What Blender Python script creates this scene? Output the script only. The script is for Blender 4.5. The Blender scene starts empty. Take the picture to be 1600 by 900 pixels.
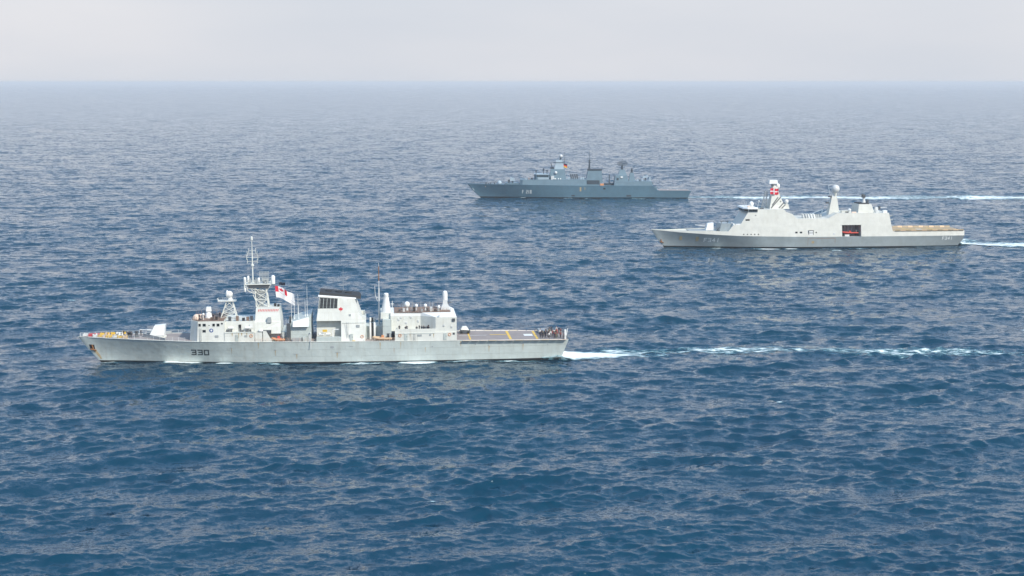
import bpy, bmesh, math, random
import numpy as np
from mathutils import Vector, Matrix

random.seed(7)
rng = np.random.default_rng(11)
R = math.radians
PI = math.pi
scene = bpy.context.scene
col = scene.collection

# ------------------------------------------------------------------ camera
CAM_H = 74.0
cam_d = bpy.data.cameras.new('camera')
cam_d.sensor_width = 36.0
cam_d.lens = 54.0
cam_d.clip_start = 0.5
cam_d.clip_end = 90000.0
cam = bpy.data.objects.new('camera', cam_d)
col.objects.link(cam)
cam.location = (0, 0, CAM_H)
cam.rotation_euler = (R(90 - 7.641), 0, 0)
scene.camera = cam

# ------------------------------------------------------------------ sky
SUN_EL, SUN_AZ = 40.0, 136.0          # azimuth clockwise from +Y (the view direction): behind and to the right
world = bpy.data.worlds.new('World')
scene.world = world
world.use_nodes = True
wn, wl = world.node_tree.nodes, world.node_tree.links
wn.clear()
w_out = wn.new('ShaderNodeOutputWorld')
w_bg = wn.new('ShaderNodeBackground')
w_bg.inputs['Strength'].default_value = 0.1
w_sky = wn.new('ShaderNodeTexSky')
w_sky.sky_type = 'NISHITA'
w_sky.sun_disc = False
w_sky.sun_elevation = R(SUN_EL)
w_sky.sun_rotation = R(SUN_AZ)
w_sky.dust_density = 4.0
w_sky.air_density = 1.0
w_tc = wn.new('ShaderNodeTexCoord')
w_map = wn.new('ShaderNodeMapping')
w_map.inputs['Scale'].default_value = (1.2, 1.2, 5.0)
w_noise = wn.new('ShaderNodeTexNoise')
w_noise.inputs['Scale'].default_value = 2.6
w_noise.inputs['Detail'].default_value = 4.0
w_noise.inputs['Roughness'].default_value = 0.45
w_ramp = wn.new('ShaderNodeValToRGB')            # thin high cloud sheet: pale lavender grey with faint brighter veils
w_ramp.color_ramp.elements[0].position = 0.3
w_ramp.color_ramp.elements[0].color = (7.35, 7.85, 8.7, 1)
w_ramp.color_ramp.elements[1].position = 0.72
w_ramp.color_ramp.elements[1].color = (9.0, 9.0, 9.4, 1)
w_mix = wn.new('ShaderNodeMix')
w_mix.data_type = 'RGBA'
w_mix.inputs['Factor'].default_value = 0.85
wl.new(w_tc.outputs['Generated'], w_map.inputs['Vector'])
wl.new(w_map.outputs['Vector'], w_noise.inputs['Vector'])
wl.new(w_noise.outputs['Fac'], w_ramp.inputs['Fac'])
w_sep = wn.new('ShaderNodeSeparateXYZ')           # the veil is thickest towards the horizon and lets more blue through overhead
w_el = wn.new('ShaderNodeMapRange')
w_el.interpolation_type = 'SMOOTHSTEP'
w_el.inputs['From Min'].default_value = 0.03
w_el.inputs['From Max'].default_value = 0.42
w_veil = wn.new('ShaderNodeMix')
w_veil.data_type = 'RGBA'
w_veil.blend_type = 'MULTIPLY'
w_veil.inputs['B'].default_value = (0.46, 0.76, 1.14, 1)
wl.new(w_tc.outputs['Generated'], w_sep.inputs[0])
wl.new(w_sep.outputs['Z'], w_el.inputs['Value'])
wl.new(w_el.outputs['Result'], w_veil.inputs['Factor'])
wl.new(w_ramp.outputs['Color'], w_veil.inputs['A'])
wl.new(w_sky.outputs['Color'], w_mix.inputs['A'])
wl.new(w_veil.outputs['Result'], w_mix.inputs['B'])
wl.new(w_mix.outputs['Result'], w_bg.inputs['Color'])
wl.new(w_bg.outputs['Background'], w_out.inputs['Surface'])

# ------------------------------------------------------------------ sun, exposure, render
sun_d = bpy.data.lights.new('sun', 'SUN')
sun_d.energy = 4.6
sun_d.angle = R(2.5)
sun_d.color = (1.0, 0.94, 0.83)
sun = bpy.data.objects.new('sun', sun_d)
col.objects.link(sun)
sdir = Vector((math.sin(R(SUN_AZ)) * math.cos(R(SUN_EL)), math.cos(R(SUN_AZ)) * math.cos(R(SUN_EL)), math.sin(R(SUN_EL))))
sun.rotation_euler = sdir.to_track_quat('Z', 'Y').to_euler()
sun.location = (300, -300, 400)
vs = scene.view_settings
vs.view_transform = 'Standard'
vs.look = 'None'
vs.exposure = 0.0
vs.gamma = 1.0
scene.render.engine = 'CYCLES'
scene.cycles.use_denoising = True
try:
    scene.cycles.denoiser = 'OPENIMAGEDENOISE'
except Exception:
    pass
scene.cycles.max_bounces = 6
scene.cycles.volume_bounces = 1
scene.cycles.transparent_max_bounces = 12
scene.cycles.sample_clamp_indirect = 4.0
scene.cycles.sample_clamp_direct = 8.0

# ------------------------------------------------------------------ materials
MATS = {}


def new_mat(name):
    m = bpy.data.materials.new(name)
    m.use_nodes = True
    nt = m.node_tree
    b = nt.nodes['Principled BSDF']
    MATS[name] = m
    return m, nt.nodes, nt.links, b


def paint(name, c, rough=0.5, dirt=0.25, dirt_col=(0.30, 0.24, 0.17), rust=0.0, buckle=0.0, scale=0.35, metallic=0.0, streak=(0.9, 0.9, 0.10)):
    """weathered paint: blotches, vertical run marks, optional rust runs and plate buckling"""
    m, n, l, b = new_mat(name)
    b.inputs['Roughness'].default_value = rough
    b.inputs['Metallic'].default_value = metallic
    tc = n.new('ShaderNodeTexCoord')
    no = n.new('ShaderNodeTexNoise')
    no.inputs['Scale'].default_value = scale
    no.inputs['Detail'].default_value = 6
    no.inputs['Roughness'].default_value = 0.6
    l.new(tc.outputs['Object'], no.inputs['Vector'])
    mp = n.new('ShaderNodeMapping')
    mp.inputs['Scale'].default_value = streak
    l.new(tc.outputs['Object'], mp.inputs['Vector'])
    st = n.new('ShaderNodeTexNoise')
    st.inputs['Scale'].default_value = 1.0
    st.inputs['Detail'].default_value = 5
    st.inputs['Roughness'].default_value = 0.65
    l.new(mp.outputs['Vector'], st.inputs['Vector'])
    r1 = n.new('ShaderNodeMapRange')
    r1.inputs['From Min'].default_value = 0.3
    r1.inputs['From Max'].default_value = 0.72
    l.new(no.outputs['Fac'], r1.inputs['Value'])
    mixv = n.new('ShaderNodeMix')
    mixv.data_type = 'RGBA'
    mixv.inputs['A'].default_value = (*[x * 0.90 for x in c], 1)
    mixv.inputs['B'].default_value = (*[min(1, x * 1.07) for x in c], 1)
    l.new(r1.outputs['Result'], mixv.inputs['Factor'])
    r2 = n.new('ShaderNodeMapRange')
    r2.inputs['From Min'].default_value = 0.5
    r2.inputs['From Max'].default_value = 0.8
    r2.inputs['To Max'].default_value = dirt
    l.new(st.outputs['Fac'], r2.inputs['Value'])
    mixd = n.new('ShaderNodeMix')
    mixd.data_type = 'RGBA'
    mixd.inputs['B'].default_value = (*dirt_col, 1)
    l.new(r2.outputs['Result'], mixd.inputs['Factor'])
    l.new(mixv.outputs['Result'], mixd.inputs['A'])
    outc = mixd.outputs['Result']
    if rust > 0:
        mp2 = n.new('ShaderNodeMapping')
        mp2.inputs['Scale'].default_value = (0.55, 0.55, 0.09)
        mp2.inputs['Location'].default_value = (3.1, 5.7, 1.3)
        l.new(tc.outputs['Object'], mp2.inputs['Vector'])
        s2 = n.new('ShaderNodeTexNoise')
        s2.inputs['Scale'].default_value = 1.0
        s2.inputs['Detail'].default_value = 7
        s2.inputs['Roughness'].default_value = 0.7
        l.new(mp2.outputs['Vector'], s2.inputs['Vector'])
        r3 = n.new('ShaderNodeMapRange')
        r3.inputs['From Min'].default_value = 0.66
        r3.inputs['From Max'].default_value = 0.78
        r3.inputs['To Max'].default_value = rust
        l.new(s2.outputs['Fac'], r3.inputs['Value'])
        mixr = n.new('ShaderNodeMix')
        mixr.data_type = 'RGBA'
        mixr.inputs['B'].default_value = (0.30, 0.14, 0.05, 1)
        l.new(r3.outputs['Result'], mixr.inputs['Factor'])
        l.new(outc, mixr.inputs['A'])
        outc = mixr.outputs['Result']
    l.new(outc, b.inputs['Base Color'])
    if buckle > 0:
        bk = n.new('ShaderNodeTexBrick')            # plate seams
        bk.inputs['Scale'].default_value = 1.0
        bk.inputs['Mortar Size'].default_value = 0.03
        bk.inputs['Mortar Smooth'].default_value = 0.6
        bk.inputs['Brick Width'].default_value = 7.0
        bk.inputs['Row Height'].default_value = 1.9
        sx = n.new('ShaderNodeSeparateXYZ')
        cx = n.new('ShaderNodeCombineXYZ')
        l.new(tc.outputs['Object'], sx.inputs[0])
        l.new(sx.outputs['X'], cx.inputs['X'])
        l.new(sx.outputs['Z'], cx.inputs['Y'])
        l.new(cx.outputs[0], bk.inputs['Vector'])
        n2 = n.new('ShaderNodeTexNoise')
        n2.inputs['Scale'].default_value = 0.55
        n2.inputs['Detail'].default_value = 2
        l.new(tc.outputs['Object'], n2.inputs['Vector'])
        ma = n.new('ShaderNodeMath')
        ma.operation = 'MULTIPLY_ADD'
        ma.inputs[1].default_value = -0.35
        l.new(bk.outputs['Fac'], ma.inputs[0])
        l.new(n2.outputs['Fac'], ma.inputs[2])
        bk.inputs['Color1'].default_value = (1, 1, 1, 1)
        bk.inputs['Color2'].default_value = (0.93, 0.935, 0.93, 1)
        bk.inputs['Mortar'].default_value = (0.80, 0.79, 0.76, 1)
        mm = n.new('ShaderNodeMix')
        mm.data_type = 'RGBA'
        mm.blend_type = 'MULTIPLY'
        mm.inputs['Factor'].default_value = 0.8
        l.new(outc, mm.inputs['A'])
        l.new(bk.outputs['Color'], mm.inputs['B'])
        l.new(mm.outputs['Result'], b.inputs['Base Color'])
        bu = n.new('ShaderNodeBump')
        bu.inputs['Strength'].default_value = buckle
        bu.inputs['Distance'].default_value = 0.12
        l.new(ma.outputs[0], bu.inputs['Height'])
        l.new(bu.outputs['Normal'], b.inputs['Normal'])
    return m


def plain(name, c, rough=0.5, metallic=0.0, var=0.15):
    m, n, l, b = new_mat(name)
    b.inputs['Roughness'].default_value = rough
    b.inputs['Metallic'].default_value = metallic
    tc = n.new('ShaderNodeTexCoord')
    no = n.new('ShaderNodeTexNoise')
    no.inputs['Scale'].default_value = 1.3
    no.inputs['Detail'].default_value = 4
    l.new(tc.outputs['Object'], no.inputs['Vector'])
    mx = n.new('ShaderNodeMix')
    mx.data_type = 'RGBA'
    mx.inputs['A'].default_value = (*[x * (1 - var) for x in c], 1)
    mx.inputs['B'].default_value = (*[min(1, x * (1 + var)) for x in c], 1)
    l.new(no.outputs['Fac'], mx.inputs['Factor'])
    l.new(mx.outputs['Result'], b.inputs['Base Color'])
    return m


A_SHADED = paint('light_grey_paint_shaded', (0.50, 0.555, 0.535), 0.45, 0.34, (0.28, 0.25, 0.19), 0.55, 0.8)  # the ship's one paint, darkened to put in the shade of the flared hull
A_LIT = paint('light_grey_paint_lit', (0.70, 0.71, 0.66), 0.5, 0.34, (0.38, 0.31, 0.2), 0.65, 0.35)  # the same paint as the hull, lightened to put in the sunlight
B_SHADED = paint('cream_grey_paint_shaded', (0.325, 0.37, 0.38), 0.45, 0.25, (0.26, 0.25, 0.2), 0.25, 0.3)  # same paint as this ship's upper works; shade of the flare mixed into it
B_LIT = paint('cream_grey_paint_lit', (0.62, 0.622, 0.572), 0.5, 0.22, (0.42, 0.38, 0.28), 0.3, 0.3)  # hull paint again, brightened to carry the light on the inward-leaning sides
C_HULL = paint('blue_grey_hull_paint_shaded', (0.098, 0.185, 0.245), 0.45, 0.15, (0.12, 0.13, 0.13), 0.3, 0.2)  # own blue-grey, darkened and blued to carry cloud shadow and haze
C_TOP = paint('blue_grey_superstructure_paint_shaded', (0.145, 0.225, 0.28), 0.5, 0.15, (0.12, 0.13, 0.13), 0.1, 0.1)  # upper works likewise: cloud shadow and haze are in the colour
WHITE = paint('white_paint', (0.78, 0.79, 0.77), 0.4, 0.08, (0.5, 0.45, 0.35))
PALE = paint('pale_grey_paint', (0.60, 0.62, 0.62), 0.45, 0.1)
MIDG = paint('mid_grey_paint', (0.33, 0.36, 0.37), 0.5, 0.15)
C_PALE = paint('pale_blue_grey_paint', (0.36, 0.45, 0.51), 0.5, 0.1)
DARKG = paint('dark_grey_metal', (0.07, 0.08, 0.09), 0.5, 0.1)
C_DARK = paint('dark_slate_paint', (0.045, 0.065, 0.085), 0.55, 0.1)
BLACK = plain('black_paint', (0.018, 0.02, 0.022), 0.5)
SOOT = plain('soot_black', (0.025, 0.027, 0.03), 0.75)
GLASS = plain('dark_window_glass', (0.015, 0.02, 0.025), 0.12, 0.0, 0.1)
DECK_A = paint('mauve_brown_deck', (0.27, 0.235, 0.225), 0.85, 0.35, (0.36, 0.29, 0.24), 0, 0, 0.6, 0, (0.3, 0.3, 0.3))
DECK_B = paint('sandy_deck', (0.40, 0.31, 0.20), 0.85, 0.45, (0.22, 0.17, 0.12), 0, 0, 0.7, 0, (0.5, 0.5, 0.5))
DECK_C = paint('dusty_pink_deck', (0.33, 0.28, 0.27), 0.85, 0.3, (0.2, 0.18, 0.18), 0, 0, 0.6, 0, (0.4, 0.4, 0.4))
DECK_BROWN = paint('rust_brown_deck', (0.22, 0.15, 0.115), 0.85, 0.3, (0.3, 0.2, 0.14), 0, 0, 0.8, 0, (0.5, 0.5, 0.5))
YELLOW = plain('yellow_paint', (0.72, 0.46, 0.06), 0.55)
ORANGE = plain('faded_orange', (0.62, 0.27, 0.12), 0.6)
TAN = plain('tan_canvas', (0.62, 0.44, 0.27), 0.8)
PINKTAN = plain('pink_tan_canvas', (0.72, 0.56, 0.45), 0.8)
RED = plain('red_paint', (0.55, 0.03, 0.04), 0.5)
BOATRED = plain('boat_red', (0.60, 0.07, 0.05), 0.55)
GREEN = plain('green_paint', (0.04, 0.22, 0.15), 0.6)
BLUE = plain('blue_paint', (0.02, 0.07, 0.25), 0.5)
NAVY = plain('navy_cloth', (0.012, 0.017, 0.035), 0.9)
RUST = plain('rust', (0.27, 0.12, 0.045), 0.9, 0, 0.5)
RUSTPALE = plain('pale_rust_stain', (0.42, 0.33, 0.20), 0.9, 0, 0.3)
LETTER_DARK = plain('dark_lettering', (0.035, 0.045, 0.05), 0.6)
LETTER_PALE = plain('pale_lettering', (0.80, 0.82, 0.80), 0.6)
SKIN = plain('skin', (0.45, 0.27, 0.19), 0.6)
HAIR = plain('dark_hair', (0.03, 0.02, 0.015), 0.7)
FLAGWHITE = plain('white_bunting', (0.82, 0.80, 0.80), 0.85, 0, 0.04)
FLAGRED = plain('red_bunting', (0.62, 0.02, 0.045), 0.85, 0, 0.06)
GOLD = plain('gold_bunting', (0.78, 0.45, 0.03), 0.85)


# ------------------------------------------------------------------ mesh builder
class MB:
    def __init__(s):
        s.v, s.f, s.m = [], [], []

    def add(s, vs_, fs, mi=0):
        o = len(s.v)
        s.v += [tuple(map(float, p)) for p in vs_]
        s.f += [tuple(i + o for i in f) for f in fs]
        s.m += [mi] * len(fs)
        return s

    def hexa(s, p, mi=0):      # p: 4 bottom (ccw from above) then 4 top
        return s.add(p, [(3, 2, 1, 0), (4, 5, 6, 7), (0, 1, 5, 4), (1, 2, 6, 5), (2, 3, 7, 6), (3, 0, 4, 7)], mi)

    def box(s, x0, x1, y0, y1, z0, z1, mi=0, tx=0.0, ty=0.0, tx1=None):
        """box with its top drawn in by tx at the fore end, tx1 at the aft end and ty at each side"""
        t1 = tx if tx1 is None else tx1
        return s.hexa([(x0, y0, z0), (x1, y0, z0), (x1, y1, z0), (x0, y1, z0),
                       (x0 + tx, y0 + ty, z1), (x1 - t1, y0 + ty, z1), (x1 - t1, y1 - ty, z1), (x0 + tx, y1 - ty, z1)], mi)

    def tube(s, a, b, r0, r1=None, n=6, mi=0, cap=True):
        r1 = r0 if r1 is None else r1
        a, b = Vector(a), Vector(b)
        d = (b - a)
        if d.length < 1e-6:
            return s
        q = d.to_track_quat('Z', 'Y')
        vs_ = []
        for (c, r) in ((a, r0), (b, r1)):
            for i in range(n):
                t = 2 * PI * i / n
                vs_.append(c + q @ Vector((math.cos(t) * r, math.sin(t) * r, 0)))
        fs = [(i, (i + 1) % n, n + (i + 1) % n, n + i) for i in range(n)]
        if cap:
            fs += [tuple(range(n - 1, -1, -1)), tuple(range(n, 2 * n))]
        return s.add(vs_, fs, mi)

    def lathe(s, c, prof, n=16, axis='Z', mi=0):
        """prof: (radius, height) pairs from bottom to top"""
        vs_, fs = [], []
        for (r, h) in prof:
            for i in range(n):
                t = 2 * PI * i / n
                if axis == 'Z':
                    vs_.append((c[0] + r * math.cos(t), c[1] + r * math.sin(t), c[2] + h))
                elif axis == 'X':
                    vs_.append((c[0] + h, c[1] + r * math.cos(t), c[2] + r * math.sin(t)))
                else:
                    vs_.append((c[0] + r * math.sin(t), c[1] + h, c[2] + r * math.cos(t)))
        k = len(prof)
        for j in range(k - 1):
            for i in range(n):
                fs.append((j * n + i, j * n + (i + 1) % n, (j + 1) * n + (i + 1) % n, (j + 1) * n + i))
        fs += [tuple(range(n - 1, -1, -1)), tuple(range((k - 1) * n, k * n))]
        return s.add(vs_, fs, mi)

    def sphere(s, c, r, n=16, mi=0, sz=1.0, lo=-90):
        prof = []
        for i in range(10):
            a = R(lo + (90 - lo) * i / 9)
            prof.append((max(0.01, r * math.cos(a)), r * sz * math.sin(a)))
        return s.lathe(c, prof, n, 'Z', mi)

    def plan(s, poly, z0, z1, mi=0, top=None):
        """polygon in plan (x, y), extruded from z0 to z1; top: other plan for the upper edge"""
        top = top or poly
        k = len(poly)
        vs_ = [(x, y, z0) for x, y in poly] + [(x, y, z1) for x, y in top]
        fs = [tuple(range(k - 1, -1, -1)), tuple(range(k, 2 * k))] + [(i, (i + 1) % k, k + (i + 1) % k, k + i) for i in range(k)]
        return s.add(vs_, fs, mi)

    def side(s, poly, y0, y1, mi=0):
        """polygon in elevation (x, z), extruded from y0 to y1; y can be a function of (x, z) for the near and far faces"""
        k = len(poly)
        f0 = y0 if callable(y0) else (lambda x, z: y0)
        f1 = y1 if callable(y1) else (lambda x, z: y1)
        vs_ = [(x, f0(x, z), z) for x, z in poly] + [(x, f1(x, z), z) for x, z in poly]
        fs = [tuple(range(k)), tuple(range(2 * k - 1, k - 1, -1))] + [((i + 1) % k, i, k + i, k + (i + 1) % k) for i in range(k)]
        return s.add(vs_, fs, mi)

    def rail(s, pts, h=1.05, step=1.6, r=0.028, wires=3):
        """stanchions and lifelines along a polyline"""
        for a, b in zip(pts[:-1], pts[1:]):
            a, b = Vector(a), Vector(b)
            n = max(1, int(round((b - a).length / step)))
            for i in range(n + 1):
                p = a.lerp(b, i / n)
                s.tube(p, p + Vector((0, 0, h)), r, r, 4)
            for w in range(wires):
                o = Vector((0, 0, h * (w + 1) / wires))
                s.tube(a + o, b + o, r * 0.6, r * 0.6, 3)
        return s

    def build(s, name, mat, parent=None, smooth=False, fix=True):
        me = bpy.data.meshes.new(name)
        me.from_pydata(s.v, [], s.f)
        mats = mat if isinstance(mat, (list, tuple)) else [mat]
        for m in mats:
            me.materials.append(m)
        if len(mats) > 1:
            me.polygons.foreach_set('material_index', s.m)
        if fix:
            bm = bmesh.new()
            bm.from_mesh(me)
            bmesh.ops.recalc_face_normals(bm, faces=bm.faces)
            bm.to_mesh(me)
            bm.free()
        if smooth:
            me.polygons.foreach_set('use_smooth', [True] * len(me.polygons))
            try:
                me.set_sharp_from_angle(angle=R(38))
            except Exception:
                pass
        me.update()
        o = bpy.data.objects.new(name, me)
        col.objects.link(o)
        if parent:
            o.parent = parent
        return o


def tag(o, label, cat=None, group=None, kind=None):
    if label:
        o['label'] = label
    if cat:
        o['category'] = cat
    if group:
        o['group'] = group
    if kind:
        o['kind'] = kind
    return o


def thing(name, loc, rz, label, cat, group=None):
    o = bpy.data.objects.new(name, None)
    o.empty_display_size = 2
    col.objects.link(o)
    o.location = loc
    o.rotation_euler = (0, 0, rz)
    return tag(o, label, cat, group)


# ------------------------------------------------------------------ the sea
BOW = {'A': (-109.56, 403.32, R(5.173)), 'B': (68.67, 691.65, R(4.853)), 'C': (-20.28, 992.27, R(0.0))}


def ship_xy(k, x, y):
    bx, by, a = BOW[k]
    return bx + x * math.cos(a) - y * math.sin(a), by + x * math.sin(a) + y * math.cos(a)


def to_local(k, X, Y):
    bx, by, a = BOW[k]
    dx, dy = X - bx, Y - by
    return dx * math.cos(a) + dy * math.sin(a), -dx * math.sin(a) + dy * math.cos(a)


def smoothstep(a, b, x):
    t = np.clip((x - a) / (b - a), 0, 1)
    return t * t * (3 - 2 * t)


def build_sea():
    # rows: fine in front, coarser with distance; columns spread with distance so that waves keep the same sampling
    ys = [60.0]
    while ys[-1] < 1500:
        d = ys[-1]
        ys.append(d + (max(0.32 * (d / 224.0) ** 1.45, 0.32) if d > 190 else 2.0))
    while ys[-1] < 45000:
        ys.append(ys[-1] + min(max(0.32 * (ys[-1] / 224.0) ** 1.45, 0.0), ys[-1] * 0.03))
    ys = np.array(ys)
    tc_ = np.arange(-0.42, 0.4201, 0.00125)
    side = [0.42]
    while side[-1] < 1.6:
        side.append(side[-1] + max(0.002, (side[-1] - 0.42) * 0.12))
    side = np.array(side[1:])
    t = np.concatenate([-side[::-1], tc_, side])
    nr, nc = len(ys), len(t)
    Y = np.repeat(ys[:, None], nc, 1)
    X = Y * t[None, :]
    dyr = np.gradient(ys)
    X = X.astype(np.float64)
    H = np.zeros_like(X)
    var_all, var_row = 0.0, np.zeros(nr)
    DX = np.zeros_like(X)
    DY = np.zeros_like(X)
    # lee of the hulls: short waves are damped close alongside
    damp = np.ones_like(X)
    for k, L, hb, w in (('A', 124, 8, 20), ('B', 135, 9.5, 20), ('C', 135, 8.5, 15)):
        lx, ly = to_local(k, X, Y)
        side_d = np.maximum(np.abs(ly) - hb, 0)
        ends = np.maximum(np.maximum(-2 - lx, lx - L), 0)
        dd = np.hypot(side_d, ends * 0.6)
        damp = np.minimum(damp, 0.30 + 0.70 * smoothstep(2, w, dd))
    # gust patches: slow variation of the short-wave strength
    gust = np.ones_like(X)
    for i in range(9):
        a = rng.uniform(0, 2 * PI)
        lam = rng.uniform(70, 320)
        gust += 0.11 * np.sin((X * math.cos(a) * 0.6 + Y * math.sin(a)) * 2 * PI / lam + rng.uniform(0, 6.3))
    gust = np.clip(gust, 0.45, 1.55)
    group = np.ones_like(X)             # wave groups: neighbouring crests rise and fall together
    for i in range(12):
        a = rng.uniform(0, 2 * PI)
        lam = rng.uniform(14, 60)
        group += 0.15 * np.sin((X * math.cos(a) * 0.7 + Y * math.sin(a)) * 2 * PI / lam + rng.uniform(0, 6.3))
    gust = gust * np.clip(group, 0.3, 1.8)
    main = R(-76)          # the sea runs towards the camera, a little to the left
    lo, hi, per_oct = 0.95, 52.0, 26
    n_comp = int(math.log2(hi / lo) * per_oct)
    for i in range(n_comp):
        lam = lo * 2 ** ((i + rng.uniform(0, 1)) / per_oct)
        k = 2 * PI / lam
        s_oct = 0.125 if lam < 3.0 else (0.122 if lam < 8 else (0.082 if lam < 16 else (0.050 if lam < 28 else 0.026)))     # slope rms per octave
        amp = math.sqrt(2 * s_oct ** 2 / per_oct) / k
        spread = R(70) if lam < 5 else (R(54) if lam < 14 else R(38))
        a = main + rng.normal(0, 1) * spread * 0.6
        ph = rng.uniform(0, 2 * PI)
        w = np.clip((lam / np.maximum(dyr, ys * 0.00125) - 2.2) / 2.5, 0, 1)        # rows too coarse for this wave leave it out
        var_all += s_oct ** 2 / per_oct
        var_row += s_oct ** 2 / per_oct * w ** 2
        if not (w > 0).any():
            continue
        last = int(np.max(np.nonzero(w > 0)[0])) + 1
        first = int(np.argmax(w > 0))
        if last - first < 2:
            continue
        sl = slice(first, last)
        arg = (k * math.cos(a)) * X[sl] + (k * math.sin(a)) * Y[sl] + ph
        loc = amp * w[sl, None]
        if lam < 14:
            loc = loc * damp[sl] * gust[sl]
        sn, cs = np.sin(arg), np.cos(arg)
        H[sl] += loc * cs
        q = 0.8 if lam < 12 else 0.7
        DX[sl] -= q * loc * math.cos(a) * sn
        DY[sl] -= q * loc * math.sin(a) * sn
    V = np.stack([X + DX, Y + DY, H], -1).reshape(-1, 3)
    idx = np.arange(nr * nc).reshape(nr, nc)
    F = np.stack([idx[:-1, :-1], idx[:-1, 1:], idx[1:, 1:], idx[1:, :-1]], -1).reshape(-1, 4)
    missing = np.sqrt(np.clip(1 - var_row / var_all, 0, 1))       # how much of the waves' slope the rows leave to the material
    return X, Y, H, V, F, nr, nc, idx, ys, t, missing


def np_mesh(name, V, F, mat, smooth=True):
    me = bpy.data.meshes.new(name)
    me.vertices.add(len(V))
    me.vertices.foreach_set('co', np.ascontiguousarray(V, dtype=np.float32).ravel())
    me.loops.add(F.size)
    me.loops.foreach_set('vertex_index', np.ascontiguousarray(F, dtype=np.int32).ravel())
    me.polygons.add(len(F))
    me.polygons.foreach_set('loop_start', np.arange(0, F.size, F.shape[1], dtype=np.int32))
    me.polygons.foreach_set('loop_total', np.full(len(F), F.shape[1], dtype=np.int32))
    me.polygons.foreach_set('use_smooth', np.full(len(F), smooth))
    me.materials.append(mat)
    me.update(calc_edges=True)
    o = bpy.data.objects.new(name, me)
    col.objects.link(o)
    return o


def sea_material():
    m, n, l, b = new_mat('sea_water')
    b.inputs['Roughness'].default_value = 0.05
    b.inputs['IOR'].default_value = 1.31
    b.inputs['Specular Tint'].default_value = (0.78, 0.93, 1.0, 1)
    tc = n.new('ShaderNodeTexCoord')
    big = n.new('ShaderNodeTexNoise')
    big.inputs['Scale'].default_value = 0.012
    big.inputs['Detail'].default_value = 3
    l.new(tc.outputs['Object'], big.inputs['Vector'])
    cm = n.new('ShaderNodeMix')
    cm.data_type = 'RGBA'
    cm.inputs['A'].default_value = (0.0002, 0.026, 0.056, 1)
    cm.inputs['B'].default_value = (0.0003, 0.041, 0.075, 1)
    l.new(big.outputs['Fac'], cm.inputs['Factor'])
    l.new(cm.outputs['Result'], b.inputs['Base Color'])
    # ripples too short for the mesh: the surface normal is tilted by two layers of vector noise
    geo = n.new('ShaderNodeNewGeometry')
    acc = geo.outputs['Normal']
    un = n.new('ShaderNodeAttribute')
    un.attribute_name = 'unresolved'
    for sc, amt, det, st, far in ((0.42, 0.95, 5.0, (1.0, 1.5, 1.0), False), (1.9, 0.70, 4.0, (1.0, 1.3, 1.0), False), (0.22, 1.45, 2.0, (1.0, 1.5, 1.0), True), (0.045, 0.7, 2.0, (1.0, 1.7, 1.0), True)):
        mp = n.new('ShaderNodeMapping')
        mp.inputs['Scale'].default_value = st
        mp.inputs['Rotation'].default_value = (0, 0, R(14))
        l.new(tc.outputs['Object'], mp.inputs['Vector'])
        no = n.new('ShaderNodeTexNoise')
        no.inputs['Scale'].default_value = sc
        no.inputs['Detail'].default_value = det
        no.inputs['Roughness'].default_value = 0.66
        l.new(mp.outputs['Vector'], no.inputs['Vector'])
        sb = n.new('ShaderNodeVectorMath')
        sb.operation = 'SUBTRACT'
        sb.inputs[1].default_value = (0.5, 0.5, 0.5)
        l.new(no.outputs['Color'], sb.inputs[0])
        ml = n.new('ShaderNodeVectorMath')
        ml.operation = 'MULTIPLY'
        ml.inputs[1].default_value = (amt, amt, 0.0)
        l.new(sb.outputs[0], ml.inputs[0])
        if far:
            m2 = n.new('ShaderNodeVectorMath')
            m2.operation = 'SCALE'
            l.new(ml.outputs[0], m2.inputs[0])
            l.new(un.outputs['Fac'], m2.inputs['Scale'])
            ml = m2
        ad = n.new('ShaderNodeVectorMath')
        ad.operation = 'ADD'
        l.new(acc, ad.inputs[0])
        l.new(ml.outputs[0], ad.inputs[1])
        acc = ad.outputs[0]
    nz = n.new('ShaderNodeVectorMath')
    nz.operation = 'NORMALIZE'
    l.new(acc, nz.inputs[0])
    l.new(nz.outputs[0], b.inputs['Normal'])
    return m


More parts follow.
